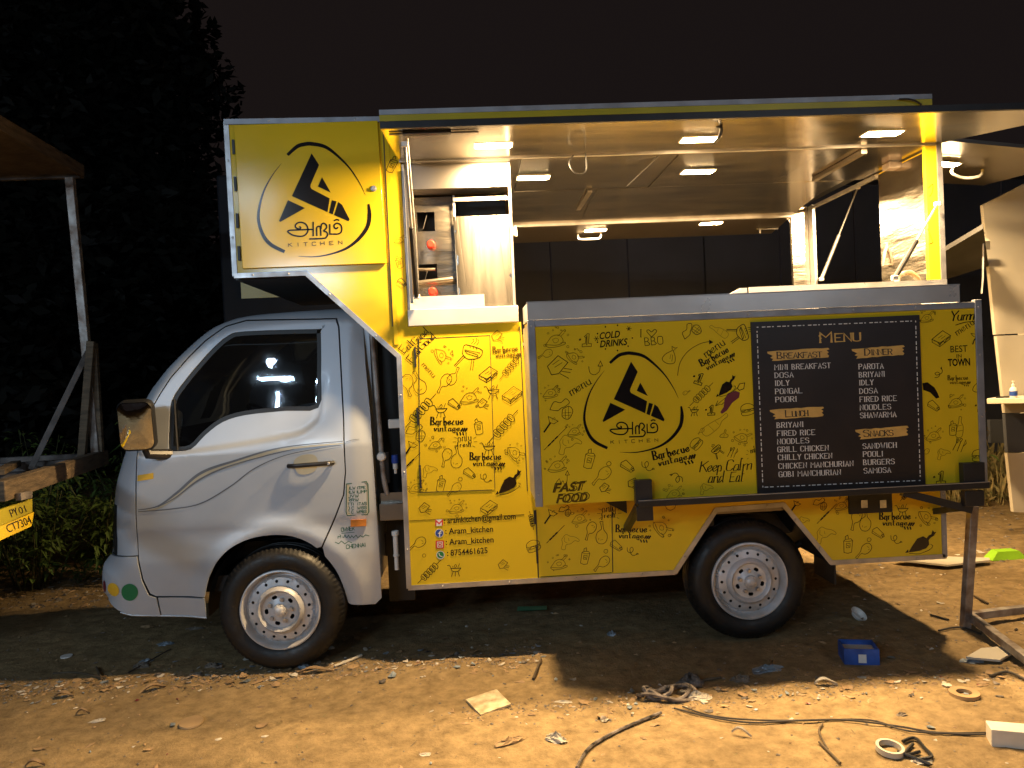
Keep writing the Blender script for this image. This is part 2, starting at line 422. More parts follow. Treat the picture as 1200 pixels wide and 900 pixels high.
# ---- ceiling of polished sheets
for i, (a, b) in enumerate(((.70,1.30),(1.302,2.10),(2.102,2.86),(2.862,XR-.03))):
    MB().box((a,.0,2.4975+.001*(i%2)),(b-.002,.70,2.503+.001*(i%2))).build('ceiling_panel', M['steel_ceiling'], T)
for i, (a, b) in enumerate(((.70,1.80),(1.802,3.30))):
    MB().prism([(.702,2.497),(1.10,2.494),(1.46,2.448),(1.462,2.456),(1.10,2.502),(.702,2.505)], a, b-.002, 'x').build('ceiling_panel', M['steel_ceiling'], T)
MB().box((.70,1.462,2.432),(3.31,1.50,2.475)).build('opening_header', M['alu'], T)
MB().box((1.735,.70,2.480),(1.765,1.46,2.493)).build('ceiling_rib', M['steel'], T)
MB().box((3.05,.02,2.475),(3.08,.60,2.496)).build('ceiling_rib', M['steel_dull'], T)

# ---- LED lights
def led(x, y, z, w=.165, d=.070, tilt=0., rot=0., ref=None):
    R = Matrix.Translation((x,y,z)) @ Matrix.Rotation(rot,4,'Z') @ Matrix.Rotation(tilt,4,'Y')
    f = MB().box((-w/2-.010,-d/2-.010,-.0022),(w/2+.010,d/2+.010,-.0004), R).build('led_light', M['white_pl'], ref or T)
    lens = MB().add([R @ Vector(p) for p in ((-w/2,-d/2,-.0028),(-w/2,d/2,-.0028),(w/2,d/2,-.0028),(w/2,-d/2,-.0028))], [(0,1,2,3)])
    lens.build('lit_lens', M['led'], f, fixn=False, smooth=0)
for px, py in ((578,170.5),(820,163.5),(1034,156.5)):
    p = at(px, py, z=2.504); led(p.x, p.y, 2.5045, ref=h)
for px, py in ((625,208),(818,201)):
    p = at(px, py, z=2.497); led(p.x, p.y, 2.4965)

# ---- far hatch
fh = MB(); fh.prism([(1.30,1.505),(3.34,1.505),(3.50,2.36),(1.15,2.36)], 2.470, 2.488, 'z'); fho = fh.build('hatch', M['steel_dull'], T, label='far side hatch seen from below through the counter opening')
for px, py in ((698,270),(833,262)):
    p = at(px, py, z=2.467); led(p.x, p.y, 2.4695, .15, .07, ref=fho)
MB().tube(catmull([(1.86,2.05,2.468),(1.87,2.06,2.435),(1.95,2.06,2.43),(2.03,2.06,2.435),(2.04,2.05,2.468)],4), .008, 8).build('handle', M['alu'], fho)
MB().bar((3.27,2.08,2.462),(3.45,2.10,2.462), .012,.010).build('latch_rod', M['alu'], fho)
MB().tube([(3.30,2.085,2.46),(3.30,2.085,2.43)], .008, 8).build('latch_pin', M['alu'], fho)
def strut(a, b, r=.011, par=None):
    a = Vector(a); b = Vector(b); mid = a.lerp(b, .52)
    o = MB().tube([mid, b], r, 10).build('gas_strut', M['black_metal'] if r > .0125 else M['alu'], par or T)
    MB().tube([a, mid], r*.5, 8).build('strut_rod', M['alu'], o)
    k = MB()
    for q in (a, b): k.box((q.x-.015,q.y-.010,q.z-.012),(q.x+.015,q.y+.010,q.z+.012))
    k.build('strut_bracket', M['white_pl'], o, bevel=.004)
strut((3.30,1.53,2.44),(3.385,1.49,1.93), .010)
strut((3.72,1.36,2.60),(3.445,1.375,1.98), .012)
strut((3.40,-.045,2.19),(3.02,-.30,1.80), .013)
# strut and guide rods at the left end of the hatch
strut((.757,-.40,2.47),(.752,-.035,1.83), .0135)
MB().bar((.725,-.012,2.46),(.725,-.012,1.80), .014,.012).build('guide_rail', M['steel_dull'], T)
MB().tube([(.770,-.40,2.497),(.765,-.10,2.10),(.762,-.045,1.85)], .0035, 6).build('guide_rod', M['alu'], T)
MB().box((.705,.0,1.70),(.715,.03,2.49)).build('opening_trim', M['alu'], T)

# ---- rear hatch on the end of the body, raised, with its light and handle
rq = [(XR+.005,.06,2.548),(XR+.005,1.12,2.615),(4.45,1.12,2.530),(4.35,.06,2.435)]
rh = MB(); rh.add(rq + [(x,y,z+.02) for x,y,z in rq], [(0,1,2,3),(7,6,5,4),(0,4,5,1),(1,5,6,2),(2,6,7,3),(3,7,4,0)])
rho = rh.build('hatch', M['steel_dull'], T, label='rear hatch raised beyond the right end of the truck')
def rz(x, y):
    u = (x-XR)/(4.40-XR); v = (y-.06)/1.06
    a = 2.548+(2.435-2.548)*u; b = 2.615+(2.530-2.615)*u
    return a+(b-a)*v
lp = at(1106,191,z=2.54)
tl = atan2(.113,.95)
led(lp.x, lp.y, rz(lp.x,lp.y)-.004, .15,.075, tilt=tl, ref=rho)
hp = at(1135,197,z=2.52)
MB().tube(catmull([(hp.x-.09,hp.y,rz(hp.x-.09,hp.y)),(hp.x-.09,hp.y+.02,2.50),(hp.x,hp.y+.05,2.475),(hp.x+.08,hp.y+.02,2.475),(hp.x+.10,hp.y+.02,rz(hp.x+.1,hp.y))],4), .009, 8).build('handle', M['alu'], rho)
MB().tube([(4.02,.98,2.56),(4.02,.98,2.50)], .008, 8).build('latch_pin', M['alu'], rho)
MB().box((XR-.03,.54,2.47),(XR-.005,1.39,2.49)).build('end_header', M['alu'], T)

# ---- left compartment: hood header, control panel, duct
MB().prism([(.045,2.500),(.045,2.376),(.16,2.372),(.16,2.495)], .742, 1.236, 'x').build('hood_header', M['steel'], T)
cuts = []
for px0,py0,px1,py1 in ((488.5,249,510,271),(490.5,310,513,331)):
    a = at(px0,py0,y=.18); b = at(px1,py1,y=.18); cuts.append([(a.x,b.z),(b.x,b.z),(b.x,a.z),(a.x,a.z)])
sheet([(.715,2.365),(.94,2.365),(.965,1.70),(.715,1.70)], cuts, lambda x, z: .18+.004*sin(z*9+x*5), .05).build('control_panel', M['steel_end'], T, smooth=60)
MB().prism([(.70,2.40),(1.225,2.40),(1.225,1.70),(.70,1.70)], .30, .31).build('cutout_dark_backing', M['black'], T)  # added black backing, makes the cut-outs and duct slot read dark
duct = sheet([(.948,2.250),(1.232,2.250),(1.234,1.70),(.958,1.70)], [], lambda x, z: .13+.0025*cos((x-1.09)*14+1.2*(z-2)), .015).build('duct_panel', M['steel_wavy'], T, smooth=60)
MB().box((.950,.118,2.325),(1.228,.129,2.345)).build('duct_rim', M['steel'], duct)
MB().bar((.953,.135,2.36),(.958,.135,1.70),.010,.010).build('duct_edge', M['alu'], duct)
MB().box((1.236,.05,1.70),(1.246,1.40,2.49)).build('partition_panel', M['steel'], T)
MB().bar((1.238,.044,2.495),(1.236,.044,1.70), .012,.012).build('partition_trim', M['alu'], T)
for px0,py0,px1,py1 in ((488.5,249,510,271),(490.5,310,513,331)):
    a = at(px0,py0,y=.178); b = at(px1,py1,y=.178)
    MB().bar((a.x+.03,.170,b.z+.015),(a.x+.05,.170,a.z-.02), .008,.003).build('socket_tab', M['steel_dull'], T)
for px, py in ((505,287),(507,342)):
    k = at(px,py,y=.15)
    MB().lathe([(0,-.035),(.015,-.035),(.020,-.028),(.022,-.008),(.016,0),(.012,.03)], (k.x,.15,k.z), n=20, mod=lambda i,kk,r: r*(1+.06*(kk%4<2)) if i in (2,3) else r).build('valve_knob', M['red_pl'], T)
MB().tube([(.735,.15,1.99),(.80,.145,1.985),(.84,.145,1.985)], .008, 8).build('gas_pipe', M['steel'], T)
MB().tube([(.735,.12,1.915),(.93,.12,1.93)], .012, 8).build('gas_pipe', M['steel'], T)
# spot lamp bracket on the partition
s = at(601,269,y=.2)
sp = MB().box((s.x-.030,.19,s.z-.02),(s.x-.012,.22,s.z+.035)).build('spot_bracket', M['white_pl'], T)
MB().bar((s.x-.012,.2,s.z+.005),(s.x+.012,.2,s.z+.008), .014,.014).build('spot_arm', M['white_pl'], sp)
MB().tube([(s.x+.014,.2,s.z+.018),(s.x+.010,.2,s.z-.005),(s.x+.002,.2,s.z-.030)], [.006,.012,.020], 12).build('spot_head', M['white_pl'], sp)
# ---- sink at the left end of the counter
MB().box((.702,-.014,1.688),(1.250,-.001,1.768)).build('sink_fascia', M['steel_lip'], T, bevel=.002)
MB().prism([(-.001,1.766),(.45,1.766),(.45,1.690),(-.001,1.690)], .702, 1.250, 'x').build('sink_top', M['steel'], T)
MB().box((.715,.02,1.768),(1.085,.026,1.835)).build('sink_splashback', M['steel_lip'], T)
# ---- inner worktop, far worktop
MB().box((1.27,.03,1.600),(3.40,.45,1.625)).build('worktop', M['steel'], T)
MB().box((1.32,1.05,1.600),(3.40,1.46,1.625)).build('worktop', M['steel'], T)

# ---- counter box in front of the wall
BX0, BX1, BY = 1.275, 3.418, -.32
def PB(px, py): v = at(px, py, y=BY); return (v.x, v.z)
box = MB().box((BX0,BY,.818),(BX1,-.003,1.640)).build('counter_box', M['vinyl'], T)
B = box
MB().box((BX0-.004,BY+.03,.84),(BX0-.0005,-.006,1.65)).build('counter_side', M['alu'], B)
# aluminium frame around the front
FR = [((BX0-.004,.812),(BX0+.030,1.672)),((BX1-.030,.810),(BX1+.004,1.680)),((BX0+.0305,1.641),(BX1-.0305,1.670)),]
for (a, b) in FR:
    o = MB().box((a[0],BY-.006,a[1]),(b[0],BY+.02,b[1])).build('frame_trim', M['alu_dull'], B, bevel=.002)
for x in (BX0+.012, BX1-.012):
    for z in (.87,1.13,1.42,1.645): rivet(x,BY-.0062,z,B)
for x in (1.8,2.3,2.8,3.1): rivet(x,BY-.0062,1.656,B)
# steel upstand around the top, open towards the truck
MB().box((BX0-.002,BY-.003,1.6725),(BX1-.10,BY+.003,1.752)).build('counter_upstand', M['steel_lip'], B)
MB().prism([(BY+.004,1.672),(BY+.004,1.752),(-.02,1.752),(-.02,1.672)], BX0-.002, BX0+.002, 'x').build('upstand_end', M['steel_lip'], B)
MB().prism([(BY+.004,1.672),(BY+.004,1.752),(-.02,1.752),(-.02,1.672)], BX1-.106, BX1-.100, 'x').build('upstand_end', M['steel_lip'], B)
MB().box((BX0-.004,BY-.006,1.752),(BX1-.098,BY+.006,1.757)).build('upstand_rim', M['alu'], B)
MB().box((BX0+.004,BY+.006,1.646),(BX1-.002,-.004,1.668)).build('counter_top', M['steel'], B)
up = MB().box((2.37,-.165,1.69),(3.36,-.155,1.797)).build('back_upstand', M['steel_lip'], B)
MB().prism([(2.10,1.69),(2.36,1.69),(2.36,1.795),(2.33,1.795)], -.16, -.152).build('back_upstand', M['steel_lip'], B)
# bracket frame under the box
def plate(px0,py0,px1,py1,y,d,name,mt='black_metal',par=T):
    a = at(px0,py0,y=y); b = at(px1,py1,y=y)
    return MB().box((a.x,y,b.z),(b.x,y+d,a.z)).build(name, M[mt], par, bevel=.002)
plate(744,563,765,590,BY-.046,.036,'bracket_plate')
plate(746,594,766,610,BY-.046,.036,'bracket_plate')
plate(1129,543,1155,570,BY-.046,.036,'bracket_plate')
plate(1131,576,1154,593,BY-.046,.036,'bracket_plate')
ta = at(747,592,y=BY-.03); tb = at(1156,573,y=BY-.03)
MB().bar((ta.x,BY-.034,.808),(tb.x,BY-.034,.808), .045,.028).build('support_bar', M['black_metal'], T, bevel=.003)
MB().box((ta.x,BY-.0575,.8225),(tb.x,BY-.050,.826)).build('support_bar_edge', M['alu'], T)
MB().prism([(1.60,.79),(1.752,.79),(1.752,.70)], BY+.30, BY+.33).build('bracket_gusset', M['black_metal'], T)
MB().bar((1.75,BY,.79),(1.75,.0,.62), .03,.03).build('bracket_arm', M['black_metal'], T)
MB().bar((3.0,BY-.01,.79),(3.33,BY-.01,.69), .03,.035).build('diagonal_brace', M['black_metal'], T)
MB().bar((3.33,BY,.70),(3.36,.0,.62), .03,.03).build('bracket_arm', M['black_metal'], T)
# lamp box let into the skirt
lb = MB().box((2.90,-.012,.632),(3.126,-.001,.80)).build('lamp_recess', M['black'], T)
for px in (1012.5, 1034.5):
    c = at(px,590.5,y=-.014)
    MB().box((c.x-.017,-.018,c.z-.02),(c.x+.017,-.0125,c.z+.02)).build('reflector', M['mirror'], lb)
# inner liner of the wheel opening, chassis, axle
MB().prism([(1.97,.36),(2.21,.70),(2.57,.71),(2.83,.36),(2.83,.38),(2.585,.735),(2.195,.725),(1.95,.36)], .04, .55).build('wheel_arch_liner', M['black'], T)
for y in (.42, 1.08):
    MB().box((-.55,y-.03,.46),(3.35,y+.03,.58)).build('chassis_rail', M['black_metal'], T)
for x in (.75, 1.5, 2.2, 3.0):
    MB().box((x-.03,.10,.585),(x+.03,1.40,.655)).build('cross_member', M['black_metal'], T)
for x in (0, 2.38):
    MB().tube([(x,.2,.31),(x,.6,.31),(x,.70,.31),(x,.80,.31),(x,.90,.31),(x,1.3,.31)], [.035,.035,.09,.10,.035,.035] if x else .03, 16).build('axle', M['black_metal'], T)
for y in (.36, 1.14):
    MB().tube(catmull([(1.85,y,.47),(2.1,y,.35),(2.38,y,.33),(2.66,y,.35),(2.92,y,.47)],4), .02, 8).build('leaf_spring', M['black_metal'], T)
MB().box((1.45,.20,.36),(1.75,.36,.50)).build('underbody_tank', M['black'], T, bevel=.03)
mf = MB().box((2.86,.10,.24),(2.87,.34,.60)).build('mudflap', M['black'], T)
# pipework between cab and body
MB().tube(catmull([(.505,.10,1.72),(.512,.10,1.5),(.522,.09,1.2),(.530,.09,.95),(.545,.10,.84)],5), .013, 10).build('breather_pipe', M['galv'], T)
c = at(447,535,y=.08)
MB().lathe([(0,-.02),(.018,-.018),(.024,-.008),(.024,.008),(.016,.02),(0,.02)], (c.x,.08,c.z), n=16).build('filler_cap', M['white_pl'], T)
MB().lathe([(.022,-.06),(.024,-.02),(.024,.10)], (c.x+.012,.12,c.z-.08), axis='z', n=14).build('filter_bowl', M['dark_in'], T)
t1 = at(463,540,y=.10)
tap = MB().lathe([(0,.03),(.017,.03),(.019,-.005),(.017,-.012),(0,-.012)], (t1.x,.10,t1.z), axis='z', n=14).build('tap_cap', M['blue_pl'], T)
MB().lathe([(.013,-.013),(.013,-.04),(.008,-.045),(.007,-.065),(0,-.065)], (t1.x,.10,t1.z), axis='z', n=14).build('tap_body', M['white_pl'], tap)
b0 = at(460,497,y=.10)
MB().box((b0.x-.02,.08,b0.z-.02),(b0.x+.045,.12,b0.z+.025)).build('junction_box', M['white_pl'], T, bevel=.003)
q0 = at(445,587,y=.06); q1 = at(474,615,y=.06)
MB().box((q0.x-.004,.06,.715),(.638,.30,.800)).build('drain_tray', M['steel_dull'], T, bevel=.003)
MB().box((q0.x,.10,.80),(.636,.102,.85)).build('drain_tray_lip', M['steel'], T)
d0 = at(463,622,y=.10)
dp = MB().lathe([(.017,0),(.019,-.004),(.019,-.022),(.013,-.026),(.013,-.12),(.016,-.122),(.016,-.13),(.011,-.135),(.011,-.20),(0,-.20)], (d0.x,.10,d0.z), axis='z', n=14).build('drain_pipe', M['white_pl'], T)
MB().box((.50,.35,.22),(.638,.37,1.80)).build('gap_screen_sheet', M['black'], T)  # black sheet, run down low as an added screen against lit ground behind
# black cable loop hanging off the hatch
cb = [at(672,182,y=-.1),at(667,190,y=-.1),at(672,201,y=-.1),at(681,204,y=-.1),at(687,198,y=-.1),at(686,178,y=-.1)]
MB().tube(catmull(cb,5), .0035, 6).build('hanging_cable', M['black'], T)
cb = [at(836,146,y=-.4),at(845,150,y=-.4),at(843,160,y=-.4),at(838,166,y=-.36)]
MB().tube(catmull(cb,5), .008, 6).build('hanging_cable', M['black'], T)
w0 = at(773,182,y=.02); w1 = at(735,218,y=.35)
MB().tube([w0, w1], .003, 5).build('hanging_wire', M['dark_in'], T)
k = at(1046,188,y=.3); MB().box((k.x-.03,.28,k.z-.045),(k.x+.045,.36,2.495)).build('ceiling_socket_box', M['galv'], T, bevel=.004)
MB().tube(catmull([(3.19,-.02,1.80),(3.22,.02,1.84),(3.29,.05,1.86),(3.35,.08,1.84),(3.38,.1,1.80)],4), .014, 8).build('hose', M['galv'], T)
k = at(1037,300,y=.45)
MB().tube([(k.x+.06,.45,k.z+.16),(k.x,.45,k.z+.02),(k.x-.01,.45,k.z-.05),(k.x+.06,.45,k.z-.05)], .010, 8).build('hook_bracket', M['galv'], T)
# ================================================================ CAB
def ybase(x, z):
    y = .035
    if z > 1.10: y += .175*(z-1.10)
    if z < .58: y += .22*(.58-z)**1.3
    return y
def PC(px, py, extra=0.):
    v = at(px, py, y=.035)
    for _ in range(4): v = at(px, py, y=ybase(v.x, v.z)+extra)
    return (v.x, v.z)
front_px = [(119,702),(114,697),(111.7,683),(113,664),(119.4,655),(123.5,645),(124.4,622),(126.4,589),(129,567),(136,541.7),(144,519.4),(155.6,500),(172,464),(185,445),(197,430),(217,410),(240,390),(260,378.5),(287,370.5),(330,366),(395,362),(424,364)]
front = [PC(*p, extra=.06) for p in front_px]
rearx = .492
zr = front[-1][1]
cab_out = [(-.60,.318),(-.355,.300)] # bottom, clockwise later
archc = (0.0,.315); AR = .352
def archpts(R, a0, a1, n=22): return [(archc[0]+R*cos(a0+(a1-a0)*k/n), archc[1]+R*sin(a0+(a1-a0)*k/n)) for k in range(n+1)]
bot = [PC(243,722), PC(241,700)]
ar_px = [(245,677),(254.7,658),(270.5,642),(292.7,631),(318,626.5),(343,628),(365.5,637.6),(381,652),(394,669),(402,686.7),(408,706)]
ar = [tuple(p) for p in catmull([PC(*p) for p in ar_px], 3)]
rear = [PC(411,708), PC(440,708), PC(447,701)]
rearup = [(rear[-1][0],.60),(rear[-1][0]-.004,.95),(rear[-1][0]-.012,1.25),(rear[-1][0]-.03,1.5),(front[-1][0]+.01,zr-.02)]
front = [tuple(p) for p in catmull(front, 3)]
fr_dist = [tuple(p) for p in front]
bumper_bot = [PC(137.5,716), PC(153,720), PC(188,722)]
def rad(z): return .17 if z < 1.10 else max(.075, .17-.55*(z-1.10))
crease = [PC(165,534),PC(200,531.7),PC(266.7,523),PC(326.7,513),PC(352,507),PC(366,498),PC(375,484),PC(379,440)]
crease = [tuple(p) for p in catmull(crease, 4)]
crease_poly = crease + [(crease[-1][0],2.2),(-1.6,2.2),(-1.6,crease[0][1])]
def yc(x, z):
    y = ybase(x, z)
    d = dseg((x, z), fr_dist, closed=False)
    if not inpoly((x, z), full_out): d = 0.
    r = rad(z)
    if d < r: y += r - sqrt(max(0, r*r-(r-d)**2))
    if x > .40 and z > .4: y += .5*(x-.40)**1.25*.9
    rho = hypot(x-archc[0], z-archc[1])
    if z > .25: y -= .020*math.exp(-((rho-.385)/.055)**2)
    dc = dseg((x, z), crease, closed=False)
    s = dc if inpoly((x, z), crease_poly) else -dc
    y += .009/(1+math.exp(-s/.007))
    # soft shoulder low on the door
    y += .008/(1+math.exp((z-.73-.02*x)/.012))
    return y
full_out = [tuple(p) for p in front] + [(.60,zr),(.60,-1.),(front[0][0]+.012,-1.)]
outline = list(reversed([tuple(p) for p in front])) + bumper_bot + bot + ar + rear + rearup
door_px = [(161,521.7),(160,573),(160,601),(162,655),(167.6,680),(175.5,696),(182,699)]
door_top = [(396,383),(393,374.2),(287,376),(263,383),(240,400),(220,420),(200,443),(187,463),(166,500)]
door_right = [(377,640),(393,603),(401.7,580),(404,553),(401.7,490)]
ar_door = [PC(*p) for p in [(240.5,699),(242,690)]] + [p for p in ar if p[0] < PC(375,640)[0]-.01]
door = [PC(*p) for p in door_px] + ar_door + [PC(*p) for p in door_right] + [PC(*p) for p in door_top]
win_px = [(200,470),(215,446.7),(233,425),(250,406.7),(266.7,393),(286.7,388),(373,385.5),(375.5,388),(376,440),(372.7,478),(333,481.7),(286.7,486.7),(260,495),(240,510),(223,526.7),(203,529),(197,526.7),(197,500)]
win = [tuple(p) for p in catmull([PC(*p) for p in win_px], 3, True)]
bump_px = [(126.4,652),(160.3,652.6),(161.2,661),(166,681.5),(173.6,698),(182.8,701.2),(188,722),(153,720),(137.5,716),(119,702),(114,697),(111.7,683),(113,664),(119.4,655)]
def poly_inset(poly, d):
    P = [Vector(p) for p in poly]; n = len(P); out = []
    area = sum(P[i].x*P[(i+1)%n].y-P[(i+1)%n].x*P[i].y for i in range(n))
    sg = 1 if area > 0 else -1
    for i in range(n):
        a = (P[i]-P[i-1]).normalized(); b = (P[(i+1)%n]-P[i]).normalized()
        na = Vector((-a.y, a.x))*sg; nb = Vector((-b.y, b.x))*sg
        k = na+nb; k = k/max(.35, k.dot(na)) if k.length > 1e-6 else na
        out.append(tuple(P[i]+k*d))
    return out
bump = [PC(*p, extra=.05 if p[0] < 130 else 0) for p in bump_px]
# extra sample points near the nose so that it rounds smoothly
extra = []
for d in (.004,.010,.02,.035,.055,.085,.12,.155):
    fr = resamp([tuple(p) for p in front], .03, closed=False)
    for i in range(len(fr)-1):
        a = Vector(fr[i]); b = Vector(fr[i+1]); t = (b-a).normalized(); n = Vector((t.y,-t.x))
        extra.append(tuple((a+b)/2+n*d))
ex2 = []
for dd in (-.02,-.012,-.006,0,.006,.012,.02):
    for i in range(len(crease)-1):
        a = Vector(crease[i]); b = Vector(crease[i+1]); k = max(1,int((b-a).length/.02)); t = (b-a).normalized(); n = Vector((-t.y,t.x))
        for q in range(k): ex2.append(tuple(a.lerp(b,q/k)+n*dd))
for R in (.365,.385,.41,.44):
    ex2 += [(R*cos(a*pi/40), archc[1]+R*sin(a*pi/40)) for a in range(0,41)]
extra += ex2
cabp = thing  # (the cab is part of the truck)
# cut the door and bumper openings from the skin
class Skin:
    """curved panel following the cab's side: analytic normals, folded-back rim"""
    def __init__(s, mb): s.v = mb.v; s.f = mb.f
    def build(s, name, mt, parent=None, smooth=60, solid=.0, label=None):
        V = list(s.v); Fc = [tuple(f) for f in s.f]
        # orient towards -y
        out = []
        for f in Fc:
            a, b, c = (Vector(V[i]) for i in f[:3])
            out.append(f if (b-a).cross(c-a).y < 0 else tuple(reversed(f)))
        Fc = out
        cache = {}
        e = .003
        def nrm(i):
            if i not in cache:
                x, y, z = V[i]; fx = (yc(x+e,z)-yc(x-e,z))/(2*e); fz = (yc(x,z+e)-yc(x,z-e))/(2*e)
                fx = max(-4, min(4, fx)); fz = max(-4, min(4, fz))
                cache[i] = Vector((fx,-1,fz)).normalized()
            return cache[i]
        LN = [tuple(nrm(i)) for f in Fc for i in f]
        if solid:
            cnt = {}
            for f in Fc:
                for k in range(len(f)):
                    a, b = f[k], f[(k+1)%len(f)]; cnt[(a,b)] = 1
            for (a, b) in list(cnt):
                if (b, a) in cnt: continue
                A = Vector(V[a]); B2 = Vector(V[b]); d = (B2-A)
                n = Vector((d.z, 0, -d.x));
                if n.length < 1e-9: continue
                n.normalize(); n = -n
                i = len(V); V += [tuple(A), tuple(B2), (B2.x,B2.y+solid,B2.z), (A.x,A.y+solid,A.z)]
                Fc.append((i+1,i,i+3,i+2)); LN += [tuple(-n)]*4
        me = bpy.data.meshes.new(name); Mi = rootmat(parent).inverted()
        me.from_pydata([tuple(Mi @ Vector(p)) for p in V], [], Fc); me.materials.append(mt)
        me.polygons.foreach_set('use_smooth', [True]*len(me.polygons))
        me.normals_split_custom_set(LN); me.update()
        o = bpy.data.objects.new(name, me); COL.objects.link(o); o.parent = parent
        return setp(o, label=label)
def cut_sheet(out, holes, s, extra, off=0.): return Skin(sheet(out, holes, lambda x, z: yc(x, z)+off, s, extra))
# one outline without the bumper
nose_front = [tuple(p) for p in front if p[1] > bump[0][1]+.004]
body_out = list(reversed(nose_front)) + [PC(126.4,650.5,.05), PC(161.2,651)] + \
    [PC(x-.0, y) for x, y in [(159.6,640),(158.6,601),(158.4,573),(159.6,523),(165,500)]]
front_piece = body_out
# A: nose and roof rail piece: left of / above the door
roofrail_in = [PC(x, y) for x, y in [(186,461.5),(199,441.5),(219,418.5),(239,398.5),(262.3,381.5),(287,374.2),(395,372.6),(398,383),(403.4,490),(405.6,553),(403.4,580),(394.7,603.6),(378.7,641)]]
ar_rear = [p for p in ar if p[0] >= PC(378,641)[0]]
pieceA = list(reversed(nose_front)) + [PC(126.4,650.8,.05), PC(160.8,651.2), PC(158.7,601), PC(158.5,573), PC(159.5,523), PC(165,499)] + roofrail_in + ar_rear + rear + rearup
A = cut_sheet(pieceA, [], .032, extra)
cab = A.build('cab_body', M['silver_paint'], T, smooth=60, solid=.012)
dm = cut_sheet(door, [win], .028, extra)
do = dm.build('cab_door', M['silver_paint'], T, smooth=60, solid=.012)
bm_ = cut_sheet(bump, [], .028, extra, -.008)
bo = bm_.build('front_bumper', M['silver_paint'], T, smooth=60, solid=.012)
rock = [PC(x,y) for x,y in [(184.8,700.8),(240.5,700.5),(243,722),(189.4,722.5)]]
MB_ = cut_sheet(rock, [], .03, [], -.004); MB_.build('side_sill', M['silver_paint'], T, smooth=60, solid=.012)
lipm = [PC(140,717.5),PC(155,720.5),PC(243.5,722)]
trimy = MB().tube([(x, yc(x,z)-.004, z-.004) for x, z in resamp(lipm,.04,False)], .0045, 6).build('lower_lip', M['alu'], T)
# dark backing behind gaps
backing = cut_sheet(poly_inset(outline, .012), [poly_inset(win, -.012)], .05, [], .020).build('inner_shell', M['dark_in'], T, smooth=0, solid=.01)
# window: rubber frame, glass
wi = poly_inset(win, .022); wi2 = poly_inset(win, -.003)
fr_ = cut_sheet(win, [wi], .02, [], .006).build('window_seal', M['black'], do, smooth=60, solid=.01)
gl = cut_sheet(poly_inset(win, .012), [], .05, [], .014).build('window_glass', M['glass'], do, smooth=80)
# white visor line along the glass top
vz = [PC(x,y) for x,y in [(222,440),(235,421),(252,408),(272,404),(320,403),(372,400)]]
MB().tube([(x, ybase(x,z)+.033, z) for x, z in [tuple(p) for p in catmull(vz,4)]], .0028, 6).build('visor_edge', M['alu'], do)
# quarter light pillar of the window near the mirror
MB().tube([(x, yc(x,z)+.004, z) for x, z in (PC(207,528), PC(205,500), PC(203,468))], .006, 6).build('window_bar', M['black'], do)
# handle
hc = [PC(x,y) for x,y in [(344,542),(352,534),(366,532.5),(372,538),(371,549),(363,555),(350,555)]]
cup = cut_sheet([tuple(p) for p in catmull(hc,4,True)], [], .015, [], -.002).build('handle_cup', M['decal_gold'], do, smooth=60)
ha = PC(338,546); hb = PC(391,542)
hm = MB().tube(catmull([(ha[0], yc(*ha)-.004, ha[1]),(ha[0]+.04,yc(*ha)-.022,ha[1]+.001),((ha[0]+hb[0])/2,yc(*ha)-.028,(ha[1]+hb[1])/2+.001),(hb[0]-.035,yc(*hb)-.024,hb[1]),(hb[0],yc(*hb)-.004,hb[1])],4), .0115, 10)
hm.build('door_handle', M['black_metal'], do)
lk = PC(386,542.5); MB().lathe([(0,-.032),(.006,-.032),(.008,-.028),(.009,-.01)], (lk[0], yc(*lk), lk[1]), n=12).build('key_lock', M['alu'], do)
# roof, windscreen and nose strip: runs across to the far side
def across(pts, name, mt, par=T, off=0., bulge=.09, n=9, y1=1.50, sm=60, shrink=0):
    mb = MB(); vs = []; P = [tuple(p) for p in pts]
    for k in range(n):
        t = k/(n-1); 
        for x, z in P:
            ya = ybase(x, z)+rad(z)+shrink; yb = y1-.0-(ybase(x,z)-.035)-rad(z)-shrink
            q = 1-(2*t-1)**2
            bx = -bulge*q*(1 if z < 1.5 else .4); bz = .02*q if z > 1.6 else 0
            vs.append((x+bx+off*.6, ya+(yb-ya)*t, z+bz-off*.5))
    m_ = len(P); fs = []
    for k in range(n-1):
        for i in range(m_-1): fs.append((k*m_+i, k*m_+i+1, (k+1)*m_+i+1, (k+1)*m_+i))
    mb.add(vs, fs); return mb.build(name, M[mt], par, smooth=sm)
fp = [tuple(p) for p in front]
across(fp, 'cab_front_and_roof', 'silver_paint')
ws = [p for p in fp if 1.20 < p[1] < 1.70]
across(ws, 'windscreen', 'glass', off=-.012, shrink=.05)
# far side of the cab, plain
far = sheet(outline, [win], yc, .06)
far.v = [(x, 1.535-(y), z) for x, y, z in far.v]
far.build('cab_far_side', M['silver_paint'], T, smooth=60)
fg = sheet(win, [], yc, .1); fg.v = [(x, 1.535-y-.01, z) for x, y, z in fg.v]; fg.build('window_glass', M['glass'], T)
MB().box((.455,.16,.40),(.485,1.38,1.70)).build('cab_rear_wall', M['silver_paint'], T)
# headlight at the corner of the nose
hl_ = [PC(x,y,.03) for x,y in [(126.4,592),(135.5,592.5),(136.5,652),(126,651.5)]]
cut_sheet(hl_, [], .012, [], -.004).build('headlight', M['clear'], T, smooth=60, solid=.006)
cut_sheet(poly_inset(hl_, .002), [], .012, [], -.001).build('headlight_housing', M['dark_in'], T, smooth=60)
